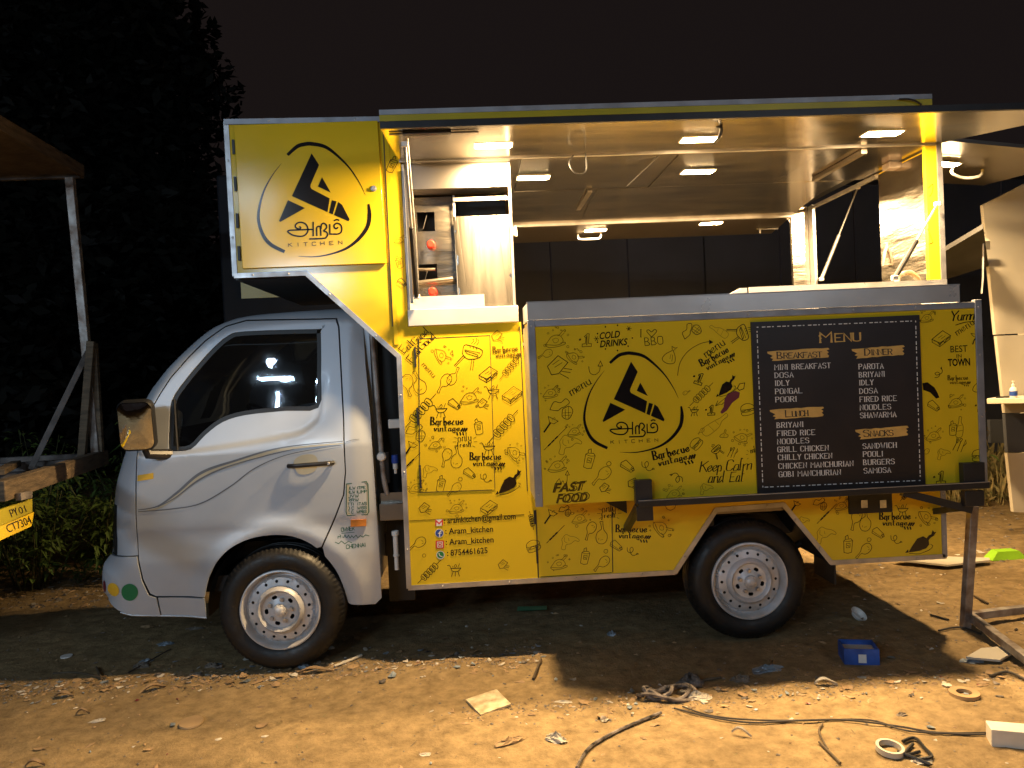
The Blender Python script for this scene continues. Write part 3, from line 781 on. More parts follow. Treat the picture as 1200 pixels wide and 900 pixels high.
# interior
MB().box((.02,.30,.80),(.42,.85,1.00)).build('seat_cushion', M['seat'], T, bevel=.03)
MB().prism([(.34,.98),(.44,1.58),(.36,1.60),(.22,1.0)], .34, .80).build('seat_back', M['seat'], T, bevel=.03)
MB().box((.02,.92,.80),(.42,1.40,1.00)).build('seat_cushion', M['seat'], T, bevel=.03)
MB().prism([(.34,.98),(.44,1.58),(.36,1.60),(.22,1.0)], .94, 1.36).build('seat_back', M['seat'], T, bevel=.03)
MB().prism([(-.80,.75),(-.80,1.12),(-.62,1.22),(-.42,1.14),(-.38,.75)], .22, 1.32).build('dashboard', M['dark_in'], T, bevel=.02)
sw = MB(); R = Matrix.Translation((-.26,1.08,1.20)) @ Matrix.Rotation(RAD(35),4,'Y')
sw.tube([R @ Vector((.18*cos(a*pi/14),.18*sin(a*pi/14),0)) for a in range(28)], .013, 8, closed=True)
for a in (.3, 2.4, 4.5): sw.bar(R @ Vector((0,0,-.02)), R @ Vector((.17*cos(a),.17*sin(a),0)), .03,.012)
sw.build('steering_wheel', M['black'], T)
MB().box((-.80,.16,.38),(.45,1.40,.46)).build('cab_floor', M['dark_in'], T)
# decals
def decal(pts, name, mt, off=-.0025, par=None):
    P = [Vector(p) for p in pts]
    vs = []
    return P
def ribbon_on(pts_px, wpx, name, mt, off=-.0028, par=None):
    P = catmull([PC(*p) for p in pts_px], 7); n = len(P); vs = []
    for i, p in enumerate(P):
        t = (P[min(i+1,n-1)]-P[max(i-1,0)]).normalized(); nn = Vector((-t.y, t.x))
        u = i/(n-1); k = u*(len(wpx)-1); a = int(min(k, len(wpx)-2)); wv = (wpx[a]+(wpx[a+1]-wpx[a])*(k-a))*.0043/2
        for sg in (1,-1):
            q = p+nn*wv*sg; vs.append((q.x, yc(q.x,q.y)+off, q.y))
    fs = [(2*i,2*i+1,2*i+3,2*i+2) for i in range(n-1)]
    return MB().add(vs, fs).build(name, M[mt], par or do, smooth=60)
S1 = [(162,597.5),(185,593),(208,577),(236,554),(275,540),(330,524.5),(402,517)]
ribbon_on([(x,y+2.5) for x,y in S1], [.8,2.2,5.5,7.0,6.0,3.0,1.2], 'door_stripe', 'decal_gold', -.0026)
ribbon_on(S1, [.8,1.4,2.8,3.2,2.4,1.5,1.0], 'door_stripe', 'decal_grey', -.0030)
ribbon_on([(185,594),(206,583),(232,563),(262,548.5),(300,537),(345,526)], [.8,1.2,1.8,1.6,1,.6], 'door_stripe', 'decal_grey', -.0031)
ribbon_on([(162,599.5),(200,596.5),(235,590),(270,570),(300,548),(340,532),(402,521)], [.8,1.4,1.4,1.3,1.2,.9,.6], 'door_stripe', 'decal_grey', -.0027)
ribbon_on([(405,518),(413,515.5),(421,514.5)], [.8,.7,.4], 'door_stripe', 'decal_grey', -.0027, cab)
def patch(px_pts, name, mt, off=-.002, par=None, s=.02, solid=0):
    return cut_sheet([PC(*p) for p in px_pts], [], s, [], off).build(name, M[mt], par or T, smooth=60, solid=solid)
patch([(161,557),(180,554),(180,561),(161,564)], 'yellow_sticker', 'sticker_y', par=do)
for px, py, r, mt in ((131,692,8.2,'sticker_y'),(152,694,10,'sticker_g'),(116.5,690.5,4.5,'sticker_m')):
    n = 20
    patch([(px+r*cos(2*pi*k/n)*(1 if px > 120 else .7), py+r*sin(2*pi*k/n)*(1 if px > 120 else 1.6)) for k in range(n)], 'round_sticker', mt, -.0105, bo, .012)
om = patch([(411,609),(429,608.5),(429,616.5),(411,617)], 'side_marker', 'orange_lens', -.012, cab, .01, .010)
# mirror
mh = PC(176,497)
mR = Matrix.Translation((mh[0]-.0,-.10,mh[1])) @ Matrix.Rotation(RAD(9),4,'Z') @ Matrix.Rotation(RAD(9),4,'X')
def rr(w, h, r, n=5):
    out = []
    for cx, cz, a0 in ((w/2-r,h/2-r,0),(-w/2+r,h/2-r,pi/2),(-w/2+r,-h/2+r,pi),(w/2-r,-h/2+r,3*pi/2)):
        out += [(cx+r*cos(a0+pi/2*k/n), cz+r*sin(a0+pi/2*k/n)) for k in range(n+1)]
    return out
mo = MB(); prof = [(1.0,0.0),(1.06,.012),(1.06,.05),(.95,.08),(.6,.10)]
base = [(x+ (.012 if z > 0 else -.0)*0, z) for x, z in rr(.152,.232,.035)]
vs = []; nb = len(base)
for sc_, yy in prof: vs += [mR @ Vector((x*sc_, yy, z*sc_)) for x, z in base]
fs = [(k*nb+i, k*nb+(i+1)%nb, (k+1)*nb+(i+1)%nb, (k+1)*nb+i) for k in range(len(prof)-1) for i in range(nb)]
fs.append(tuple((len(prof)-1)*nb+i for i in range(nb)))
mo.add(vs, fs); mir = mo.build('door_mirror', M['black'], do)
mg = MB(); bo2 = rr(.148,.226,.034,5); NR = 8; vs = []
for k in range(NR+1):
    f = k/NR
    vs += [mR @ Vector((x*f, -.0005-.012*(1-f*f), z*f)) for x, z in bo2]
q = len(bo2)
mg.add(vs, [(k*q+i, k*q+(i+1)%q, (k+1)*q+(i+1)%q, (k+1)*q+i) for k in range(NR) for i in range(q)])
mg.build('mirror_glass', M['mirror'], mir)
MB().tube([mR @ Vector((.02,.05,-.11)), mR @ Vector((.03,.05,-.15)), (mh[0]+.09, ybase(-.55,1.12)+.02, mh[1]-.155)], [.022,.026,.028], 10).build('mirror_arm', M['black_metal'], mir)

# ================================================================ WHEELS
def rimy(r):
    pr = [(0,-.020),(.030,-.020),(.034,-.006),(.060,.006),(.088,.004),(.094,-.012),(.102,-.020),(.112,-.010),(.120,.012),(.145,.018),(.158,.022),(.166,.045),(.180,.048)]
    for i in range(len(pr)-1):
        if r <= pr[i+1][0]:
            a, b = pr[i], pr[i+1]; t = (r-a[0])/(b[0]-a[0]); return a[1]+(b[1]-a[1])*t
    return .048
def make_wheel(x, y, z, sgn, ang):
    w_ = MB(); N = 96
    prof = [(.196,.06),(.198,.010),(.210,-.001),(.235,-.008),(.262,-.008),(.280,-.001),(.2905,.010),(.3015,.022),(.3085,.034),(.3120,.048),(.3120,.075),(.306,.077),(.306,.084),(.3120,.086),(.3120,.115),(.306,.117),(.306,.124),(.312,.126),(.3085,.150),(.285,.175),(.235,.185),(.19,.16)]
    def mod(i, k, r): return r-.0055 if i in (7,8) and k % 3 == 0 else r
    w_.lathe(prof, (0,0,0), n=240, mod=mod)
    w_.v = [(x+a, y+(b if sgn > 0 else -b), z+(c if c > -.306 else -.306-(c+.306)*.0)) for a, b, c in w_.v]
    wheel = w_.build('wheel', M['rubber'], T, label=None)
    # rim
    outer = circ(0,0,.176,64)
    holes = [circ(.141*cos(2*pi*k/16+ang), .141*sin(2*pi*k/16+ang), .0075, 10) for k in range(16)]
    holes += [[(r_*cos(a_), r_*sin(a_)) for r_, a_ in [(.060, b0-.16),(.070,b0-.20),(.077,b0-.10),(.077,b0+.10),(.070,b0+.20),(.060,b0+.16)]] for b0 in [2*pi*k/5+ang+.6 for k in range(5)]]
    ex = [(r*cos(2*pi*k/48), r*sin(2*pi*k/48)) for r in (.015,.030,.034,.060,.088,.094,.098,.102,.107,.112,.116,.120,.130,.151,.158,.162,.166) for k in range(48)]
    def ry(a, b):
        r = hypot(a, b); v = rimy(r)
        return v
    rm = sheet(outer, holes, ry, .02, ex, bs=.010)
    rm.v = [(x+a, y+b*sgn, z+c) for a, b, c in rm.v]
    rim = rm.build('rim', M['rim'], wheel, smooth=40, solid=0)
    lip = MB().lathe([(.176,.048),(.182,.030),(.186,.004),(.192,-.003),(.198,-.001),(.200,.010)], (0,0,0), n=96)
    lip.v = [(x+a, y+b*sgn, z+c) for a, b, c in lip.v]; lip.build('rim_lip', M['rim'], wheel, smooth=50)
    bk = MB().lathe([(0,.050),(.178,.050)], (0,0,0), n=48)
    bk.v = [(x+a, y+b*sgn, z+c) for a, b, c in bk.v]; bk.build('brake_drum', M['black'], wheel)
    hb_ = MB().lathe([(0,-.034),(.012,-.033),(.020,-.030),(.026,-.024),(.028,-.008)], (0,0,0), n=24)
    hb_.v = [(x+a, y+b*sgn, z+c) for a, b, c in hb_.v]; hb_.build('hub_cap', M['rim'], wheel)
    for k in range(5):
        nt = MB(); a = 2*pi*k/5+ang
        nt.lathe([(0,-.016),(.009,-.016),(.0105,-.012),(.0105,.01)], (.055*cos(a),0,.055*sin(a)), n=6)
        nt.v = [(x+a, y+b*sgn, z+c) for a, b, c in nt.v]; nt.build('wheel_nut', M['alu'], wheel)
    return wheel
make_wheel(0, .006, .309, 1, .1); make_wheel(2.38, .02, .309, 1, .4)
make_wheel(0, 1.52, .309, -1, .1); make_wheel(2.38, 1.50, .309, -1, .4)
# wheel well liner of the cab
lin = MB(); L_ = archpts(.372, -.1, pi+.1, 20); vs = [(a, .07, b) for a, b in L_]+[(a,.5,b) for a, b in L_]
lin.add(vs, [(i,i+1,i+1+len(L_),i+len(L_)) for i in range(len(L_)-1)]); lin.build('wheel_arch_liner', M['black'], T)
# ================================================================ FLAT PRINT
CAPS = {'A':"002640 1232",'B':"0006 062635342303 2332413000",'C':"~4536160501103041",'D':"0006 062644422000",'E':"46060040 0333",'F':"460600 0333",'G':"~4536160501103041 2343 4340",'H':"0006 4046 0343",'I':"2026",'J':"~4641301001",'K':"0006 4603 1440",'L':"060040",'M':"0006234640",'N':"00064046",'O':"~1036160501103041453616",'P':"0006 063645443303",'Q':"~3616050110304145361 6".replace(' ',''),'R':"0006 063645443303 2340",'S':"~4536160504334241301001",'T':"0646 2620",'U':"~0601103041460".rstrip('0'),'V':"062046",'W':"0610243046",'X':"0046 0640",'Y':"0623 4623 2320",'Z':"06460040",'#':"1016 3036 0242 0444",'@':"~3444424113152535453230",'1':"1526 2620 1030",'2':"~0516364533 0040".replace(' ',''),' ':"",}
CAPS['O'] = "~1605011030414536 16".replace(' ','')
CAPS['U'] = "~060110304146"
LOW = {'a':"~35150302122233 35323242",'b':"~080212323334251404",'c':"~352514031222323 3".replace(' 3',''),'d':"~351503021223 38323242",'e':"~033435250403122243",'f':"~38281715120010 0525",'g':"~351503021223 35301001",'h':"~0802 ~041525353242",'i':"~1512223 1717".replace('3 ',' ').replace('  ',' '),'k':"~0802 3504 043242",'l':"~282818131222",'m':"~0502 ~0415252422 ~24354542",'n':"~0502 ~041525353242",'o':"~1504021232342515",'p':"~0500 ~04152534322202",'r':"~0502 ~041535",'s':"~352514143332120 2".replace(' ',''),'t':"~1813122232 0636",'u':"~050312223335 353242",'v':"~051235",'w':"~0512241232354 5".replace(' ',''),'y':"~050312223335 35301001",' ':"",'!':"2824 2322"}
LOW['i'] = "~15122232 1718"; LOW['s'] = "~3525141433322212 02".replace(' ','')
def glyph(ch):
    g = LOW.get(ch) if ch.islower() or ch == '!' else CAPS.get(ch)
    if g is None: g = ''
    yo = 2 if (ch.islower() or ch == '!') else 0
    out = []
    for s in g.split():
        sm = s[0] == '~'; s = s.lstrip('~')
        pts = [(int(s[i])/4., (int(s[i+1])-yo)/6.) for i in range(0, len(s)-1, 2)]
        q = []
        for p in pts:
            if not q or p != q[-1]: q.append(p)
        if len(q) < 2: continue
        out.append((q, sm))
    return out
class Print:
    """strokes and filled shapes in survey pixels, laid on the plane y = Y (or a curved skin)"""
    def __init__(s, Y=None, fn=None): s.mb = {}; s.Y = Y; s.k = 0; s.fn = fn
    def _p(s, px, py, lift):
        if s.fn:
            x, z = PC(px, py); return (x, s.fn(x, z)-lift, z)
        v = at(px, py, y=s.Y-lift); return tuple(v)
    def _mb(s, mt): return s.mb.setdefault(mt, MB())
    def stroke(s, pts, w, mt='ink', closed=False, lift=None):
        s.k += 1; lift = (.0003+.00005*(s.k % 9)) if lift is None else lift
        P = [Vector(p[:2]) for p in pts]
        Q = [P[0]]
        for p in P[1:]:
            if (p-Q[-1]).length > 1e-4: Q.append(p)
        if len(Q) < 2: return
        if closed and (Q[0]-Q[-1]).length < 1e-3: Q.pop()
        n = len(Q); vs = []
        W = w if callable(w) else (lambda u, t: w)
        for i in range(n):
            a = Q[i-1] if (i > 0 or closed) else None; b = Q[(i+1)%n] if (i < n-1 or closed) else None
            ta = (Q[i]-a).normalized() if a is not None else None
            tb = (b-Q[i]).normalized() if b is not None else None
            t = (ta or tb) if (ta is None or tb is None) else (ta+tb)
            if t.length < 1e-3: t = tb
            t = t.normalized(); nn = Vector((-t.y, t.x))
            k = 1/max(.45, abs(nn.dot(Vector((-tb.y, tb.x))))) if (ta is not None and tb is not None) else 1
            h = W(i/max(1,n-1), t)*k/2
            p = Q[i]
            if not closed:
                if i == 0: p = p - t*h*.5
                if i == n-1: p = p + t*h*.5
            for sg in (1,-1): vs.append(s._p(p.x+nn.x*h*sg, p.y+nn.y*h*sg, lift))
        m_ = n if closed else n-1
        s._mb(mt).add(vs, [(2*i, 2*i+1, (2*i+3)%(2*n), (2*i+2)%(2*n)) for i in range(m_)])
    def fill(s, pts, mt='ink', lift=None):
        s.k += 1; lift = (.0003+.00005*(s.k % 9)) if lift is None else lift
        tr = geometry.tessellate_polygon([[Vector((p[0],p[1],0)) for p in pts]])
        s._mb(mt).add([s._p(p[0], p[1], lift) for p in pts], [tuple(t) for t in tr])
    def text(s, txt, x0, y0, x1, y1, h, w=.8, mt='ink', style='', gap=.30, slant=0., adv=1.0, cw=None):
        """stroke lettering from (x0,y0) to (x1,y1) along the base line, cap height h, in survey pixels"""
        n = 0.; pos = []
        for ch in txt:
            wd = .5 if ch in ' ' else (.28 if ch in 'I1!il' else (1.3 if ch in 'MWmw' else 1.))
            if style == 'smallcaps' : pass
            pos.append((ch, n, wd)); n += wd+gap
        n -= gap
        d = Vector((x1-x0, y1-y0)); L = d.length; d.normalize(); up = Vector((d.y, -d.x)); sc = L/n
        for ci, (ch, o, wd) in enumerate(pos):
            big = style == 'smallcaps' and (ci == 0)
            hh = h*(1.18 if big else 1)
            for pts, sm in glyph(ch):
                q = []
                for a, b in pts:
                    xx = (o + (a*wd if ch not in 'I1!il' else (a-.5)*.9+.14))*sc; yy = b*hh
                    q.append((x0 + d.x*xx + up.x*yy + d.x*slant*yy, y0 + d.y*xx + up.y*yy + d.y*slant*yy))
                ends = (q[0], q[-1])
                if sm and len(q) > 2: q = catmull(q, 4)
                if style == 'brush':
                    s.stroke(q, lambda u, t: w*(.40+.75*abs(t.dot(up))**1.5), mt)
                elif 'serif' in style or style == 'smallcaps':
                    s.stroke(q, lambda u, t: w*(.55+.75*abs(t.dot(up))**2), mt)
                    if not sm:
                        for e in ends:
                            yy = (Vector(e)-Vector((x0,y0))).dot(up)
                            if yy < hh*.05 or yy > hh*.95:
                                s.stroke([(e[0]-d.x*hh*.10, e[1]-d.y*hh*.10),(e[0]+d.x*hh*.10, e[1]+d.y*hh*.10)], w*.6, mt)
                else: s.stroke(q, w, mt)
    def ttext(s, txt, x0, y0, x1, y1, h, mt='ink', bold=0., slant=0., outline=None):
        """solid lettering from the built-in typeface, fitted to a base line"""
        cu = bpy.data.curves.new('lettering', 'FONT'); cu.body = txt; cu.offset = bold; cu.shear = slant; cu.resolution_u = 3
        ob = bpy.data.objects.new('lettering', cu); COL.objects.link(ob)
        dg = bpy.context.evaluated_depsgraph_get(); me = bpy.data.meshes.new_from_object(ob.evaluated_get(dg))
        V = [v.co.copy() for v in me.vertices]; Fc = [tuple(p.vertices) for p in me.polygons]
        bpy.data.objects.remove(ob); bpy.data.curves.remove(cu); bpy.data.meshes.remove(me)
        if not V: return
        xa = min(v.x for v in V); xb = max(v.x for v in V); zt = .729
        d = Vector((x1-x0, y1-y0)); L = d.length; d.normalize(); up = Vector((d.y,-d.x)); s.k += 1
        lift = .0008
        s._mb(mt).add([s._p(x0+d.x*(v.x-xa)/(xb-xa)*L+up.x*v.y/zt*h, y0+d.y*(v.x-xa)/(xb-xa)*L+up.y*v.y/zt*h, lift) for v in V], Fc)
    def build(s, name, par, names=None):
        out = []
        for k, mb in s.mb.items():
            out.append(mb.build((names or {}).get(k, name), M[k], par, smooth=0, fixn=False, kind='stuff' if 'doodle' in name else None))
        return out
# ---- doodle library: unit sketches, y up; each entry (points, smooth, closed, weight) or ('fill', points)
DD = {
 'drum': [([(-1,-.75),(-.8,-.95),(-.65,-.7),(-.35,-.35),(.1,-.45),(.6,-.2),(.85,.3),(.6,.75),(.15,.8),(-.3,.45),(-.45,-.1),(-.75,-.5),(-1,-.75)],1,0,1),([(.3,.45),(.5,.3)],0,0,.6),([(.45,.05),(.6,.15)],0,0,.6)],
 'chicken': [([(-1,-.5),(-.6,-.75),(.2,-.7),(.9,-.5),(.95,-.3),(.5,-.35)],1,0,1),([(-.95,-.45),(-.7,-.1),(-.4,.3),(.1,.45),(.5,.3),(.75,-.1),(.6,-.4),(.1,-.55),(-.5,-.5),(-.95,-.45)],1,0,1),([(.2,.35),(.45,.55),(.7,.85),(.9,.75),(.95,.9),(.8,.95)],1,0,1),([(.5,.3),(.85,.65)],0,0,.8),([(-.3,0),(0,.15),(.3,0),(.2,-.25),(-.1,-.3),(-.3,0)],1,0,.7),([(-.75,.55),(-.65,.65),(-.75,.75),(-.85,.65),(-.75,.55)],1,0,.6),([(-.3,.85),(-.22,.93),(-.3,1),(-.38,.93),(-.3,.85)],1,0,.6),([(1.2,.3),(1.3,.4),(1.2,.5),(1.1,.4),(1.2,.3)],1,0,.6)],
 'kebab': [([(-1,-1),(-.65,-.65)],0,0,1),([(.65,.65),(1,1)],0,0,1)] + [([(a-.22,a+.12),(a-.1,a+.3),(a+.12,a+.2),(a+.3,a-.05),(a+.22,a-.25),(a,a-.2),(a-.2,a-.02),(a-.22,a+.12)],1,0,1.1) for a in (-.5,-.27,-.02,.22,.47)] + [([(a-.12,a+.1),(a+.12,a-.12)],0,0,1.3) for a in (-.5,-.27,-.02,.22,.47)],
 'grill': [([(-1,.5),(-.75,.55),(-.45,.1)],0,0,1),([(-.55,.1),(.8,.1)],0,0,1.4),([(-.5,.05),(-.3,-.25),(.1,-.35),(.5,-.25),(.75,.05)],1,0,1.1),([(-.2,-.3),(-.4,-.95)],0,0,1),([(.1,-.35),(.1,-.9)],0,0,1),([(.4,-.3),(.65,-.95)],0,0,1),([(0,.2),(-.1,.4),(.1,.6),(.2,.4),(.1,.2)],1,0,.9),([(.4,.2),(.5,.5),(.6,.7)],1,0,.8),([(-.25,.2),(-.3,.4)],0,0,.8)],
 'biggrill': [([(-.45,.35),(-.3,.6),(.6,.3),(.75,.05),(.55,-.25),(-.1,-.3),(-.45,0),(-.45,.35)],1,0,1.2),([(-.35,.25),(.45,-.05),(.5,-.2),(-.2,.05),(-.35,.25)],0,0,1),([(-.35,.3),(.6,.05)],0,0,.8),([(-.4,-.05),(-.95,-.65)],0,0,1.2),([(-.3,-.12),(-.88,-.72)],0,0,1),([(.12,-.32),(.05,-1)],0,0,1),([(.25,-.32),(.2,-1)],0,0,1),([(.05,.65),(.2,.85),(.1,.95)],1,0,.7),([(.2,.6),(.38,.85),(.3,1)],1,0,.7),([(.38,.55),(.5,.75),(.45,.9)],1,0,.7),([(-.05,.5),(.0,.4)],0,0,1),([(.15,.44),(.2,.34)],0,0,1),([(.35,.37),(.4,.27)],0,0,1)],
 'burger': [([(-.9,.1),(-.7,.6),(0,.8),(.7,.5),(.85,.05),(0,.0),(-.9,.1)],1,0,1),([(-.9,-.05),(-.5,-.15),(-.2,0),(.2,-.15),(.5,0),(.9,-.1)],1,0,1.2),([(-.85,-.25),(-.7,-.65),(0,-.75),(.7,-.65),(.85,-.25),(0,-.3),(-.85,-.25)],1,0,1)],
 'sandwich': [([(-.9,-.1),(.1,.7),(.9,.2),(-.1,-.5),(-.9,-.1)],0,0,1),([(-.9,-.1),(-.85,-.4),(-.1,-.85),(-.1,-.5)],0,0,1),([(-.1,-.85),(.85,-.15),(.9,.2)],0,0,1),([(-.1,-.65),(.2,-.35),(.35,-.45),(.6,-.1),(.85,0)],1,0,1.2),([(-.7,-.25),(-.4,-.35),(-.1,-.68)],1,0,1.2),([(-.3,.0),(.1,.25)],0,0,.6),([(0,-.1),(.4,.2)],0,0,.6)],
 'can': [([(-.4,-.85),(-.5,.4),(-.3,.55),(.25,.6),(.45,.4),(.4,-.85),(0,-.95),(-.4,-.85)],0,0,1),([(-.5,.4),(0,.3),(.45,.4)],1,0,.8),([(-.3,.55),(-.35,.85),(-.1,1),(.0,.65)],0,0,1),([(-.2,.1),(.2,.1),(.2,-.35),(-.2,-.35),(-.2,.1)],0,0,.8),([(-.1,-.1),(.1,-.2)],0,0,1.2)],
 'cleaver': [([(-.8,.6),(-.2,.9),(.8,-.1),(.95,-.5),(.5,-.75),(-.9,.1),(-.8,.6)],0,0,1),([(-.8,.35),(.45,-.55)],0,0,.7),([(.55,-.15),(.9,-.35)],0,0,1.4),([(.45,-.3),(.8,-.55)],0,0,1.4)],
 'bottle': [([(-.95,.5),(-.8,.6),(-.4,.35),(.1,.3),(.85,-.2),(.8,-.6),(.45,-.7),(-.3,-.1),(-.55,.15),(-.95,.4),(-.95,.5)],1,0,.8),([(-.1,.25),(-.25,-.1)],0,0,.6),([(.4,.1),(.15,-.45)],0,0,.6)],
 'forks': [([(-.7,-.9),(-.5,.2)],0,0,1.2),([(-.65,.7),(-.55,.2),(-.35,.2),(-.4,.7)],1,0,.9),([(-.52,.7),(-.47,.2)],0,0,.8),([(-.1,-.9),(0,.3),(.1,.7),(-.1,.8),(-.2,.5),(0,.3)],1,0,1.1),([(.4,-.9),(.55,.75),(.75,.3),(.5,-.1)],0,0,1)],
 'tools': [([(-1,-.7),(.5,.5)],0,0,1),([(.45,.45),(.6,.75),(.95,.8),(.9,.4),(.6,.3),(.45,.45)],0,0,1.6),([(-.6,-.65),(.1,-.05)],0,0,1.3),([(-1,-.7),(-.85,-.35)],0,0,1),([(-1,-.7),(-.65,-.6)],0,0,1)],
 'ladle': [([(-.3,.9),(.9,.3),(.4,0),(-.1,.2),(-.3,.9)],0,0,1),([(.0,.15),(-.7,-.9)],0,0,3),([(.2,.45),(.4,.75),(.55,.6)],1,0,.7)],
 'skewer': [([(-1,-1),(1,1)],0,0,.9)] + [([(a-.13,a-.13),(a+.08,a+.08)],0,0,2.6) for a in (-.5,-.2,.1)],
 'veg': [([(-.9,-.1),(-.6,.5),(-.1,.4),(.3,.7),(.6,.4),(.3,.1),(.0,.0),(-.3,-.2),(-.9,-.1)],1,0,1),([(.1,-.1),(.6,.1),(.9,-.3),(.6,-.9),(.1,-.7),(.1,-.1)],1,0,1),([(.3,-.1),(.35,-.8)],0,0,.6),([(.55,.05),(.6,-.85)],0,0,.6),([(.1,-.4),(.8,-.4)],0,0,.6),([(.15,-.6),(.75,-.6)],0,0,.6)],
 'swirl': [([(-.9,.6),(-.8,0),(-.3,-.2),(0,.2),(-.2,.6),(-.5,.3),(-.2,-.5),(.3,-.6),(.6,-.3)],1,0,1),([(.6,-.3),(.5,-.5),(.8,-.45),(.6,-.3)],0,0,1)],
 'arrowup': [([(-.9,-.6),(-.5,-.1),(-.3,-.6),(0,-.4),(.2,-.8),(.5,-.5),(.5,.4)],1,0,1),([(.25,.35),(.5,.9),(.8,.35),(.25,.35)],0,0,1)],
 'hook': [([(-.8,.3),(-.6,-.5),(0,-.8),(.6,-.4),(.7,.3)],1,0,1),([(.4,.3),(.7,.95),(1,.3),(.4,.3)],0,0,1.2)],
 'one': [([(-.3,.5),(.15,.9),(.35,.85),(.3,-.4),(.7,-.45),(.7,-.8),(-.5,-.8),(-.5,-.45),(-.1,-.4),(-.05,.4),(-.3,.5)],0,0,1.4),([(.05,.6),(.1,-.6)],0,0,2.0),('fill',[(-.95,.25),(-.7,.3),(-.65,.05),(-.95,.0)])],
 'ring': [([(0,-1),(.7,-.7),(1,0),(.7,.7),(0,1),(-.7,.7),(-1,0),(-.7,-.7),(0,-1)],1,0,1)],
 'ham': [([(-.9,.3),(-.5,.8),(0,.6),(.5,.5),(.95,.2),(.9,0),(.5,.1),(.1,-.2),(-.4,-.3),(-.5,-.8),(-.9,-.7),(-.8,-.2),(-.9,.3)],1,0,.8),([(-.6,.5),(-.6,.1),(-.3,-.1)],1,0,.7),([(-.2,.4),(-.1,.1)],0,0,.7)],
 'bag': [([(0,.5),(-.6,-.1),(-.7,-.7),(0,-.95),(.65,-.7),(.55,-.1),(.1,.5)],1,0,1),([(0,.5),(-.2,.9),(.15,.8),(.4,.95),(.1,.5)],0,0,1),([(.2,.1),(.35,-.6)],1,0,.7),([(.0,.1),(.05,-.4)],1,0,.6)],
 'chop': [([(-.8,.2),(-.1,.9),(.6,.4),(.0,-.35),(-.5,-.4),(-.8,.2)],0,0,1.2),([(-.45,.3),(.0,.6)],0,0,.7),([(-.3,.1),(.2,.4)],0,0,.7),([(.2,-.2),(.8,-.3)],0,0,1),([(.1,-.35),(.7,-.7)],0,0,1),([(.35,0),(.9,-.1)],0,0,1)],
 'meat': [('fill',[(-1,-.6),(-.8,-.35),(-.75,-.55),(-.5,-.1),(-.2,.35),(.2,.5),(.45,.35),(.6,.55),(.75,.6),(.85,.9),(.95,.75),(1.1,.75),(.95,.5),(.7,.35),(.6,.2),(.65,-.1),(.45,-.35),(0,-.5),(-.4,-.55)]),([(-.7,-.65),(0,-.7),(.7,-.45),(.9,-.2),(.75,-.1)],1,0,1)],
 'leg': [('fill',[(-.9,-.95),(-.6,-1),(-.4,-.5),(.2,-.1),(.7,.4),(.7,.85),(.3,.95),(-.2,.6),(-.5,0),(-.6,-.5)])],
 'garlic': [([(-.7,-.2),(-.9,-.6),(-.3,-.8),(.6,-.75),(.7,-.3),(.2,0),(.3,.6),(0,.7),(-.1,.1),(-.7,-.2)],1,0,1),([(0,0),(-.1,-.7)],1,0,.7)],
 'rays': [([(-1,.8),(-.7,.6)],0,0,1),([(-1.1,.1),(-.8,.1)],0,0,1),([(-.9,-.7),(-.7,-.5)],0,0,1),([(1,.7),(.75,.5)],0,0,1),([(1.1,0),(.8,0)],0,0,1),([(.9,-.8),(.7,-.6)],0,0,1)],
 'kettle': [([(-.95,.7),(-.5,.2),(.2,.1),(.8,.2),(.95,.35),(.4,.45),(-.95,.7)],0,0,1),([(-.1,.1),(-.4,-.3),(-.6,-.9)],0,0,2.6)],
}
def doodle(P, name, cx, cy, r, ang=0., mt='ink', w=1.0, ry=None):
    ca, sa = cos(RAD(ang)), sin(RAD(ang)); ry = ry or r
    def tf(p): 
        a, b = p[0]*r, p[1]*ry
        a, b = a*ca-b*sa, a*sa+b*ca
        return (cx+a*.999+b*.045, cy-b*.999-a*.045)
    if name == 'chicken' and r > 6:
        rs_ = random.Random(int(cx*7+cy))
        for _ in range(5):
            a_ = rs_.uniform(0,6.28); d_ = r*rs_.uniform(1.05,1.45); x_ = cx+d_*cos(a_); y_ = cy+d_*sin(a_)*.9; q_ = rs_.uniform(.5,1.7)
            P.stroke([(x_+q_*cos(t*pi/4), y_+q_*sin(t*pi/4)) for t in range(8)], .45, mt, closed=True)
    for e in DD[name]:
        if e[0] == 'fill': P.fill([tf(p) for p in e[1]], mt)
        else:
            pts, sm, cl, k = e
            q = [tf(p) for p in (catmull(pts, 4) if sm else pts)]
            P.stroke(q, w*k*.74, mt)
def bbq(P, cx, cy, s, ang=0, mt='ink'):
    """script lettering 'Barbecue' over a leafy sprig"""
    ca, sa = cos(RAD(ang)), sin(RAD(ang))
    R = lambda a, b: (cx+a*ca*s-b*sa*s, cy-a*sa*s-b*ca*s)
    P.text('B', *R(-1,.05), *R(-.80,.05), .42*s, w=.085*s, mt=mt, style='brush')
    P.text('arbecue', *R(-.72,.05), *R(.80,.10), .40*s, w=.070*s, mt=mt, style='brush', gap=.35)
    P.text('vintage', *R(-.80,-.30), *R(.62,-.26), .30*s, w=.062*s, mt=mt, style='brush', gap=.3)
    for u in (.70,.82,.94): P.stroke([R(u-.02,-.28),R(u+.08,-.12)], .09*s, mt)
    for u in (.45,.62,.78): P.stroke([R(u,-.36),R(u+.05,-.50)], .08*s, mt)

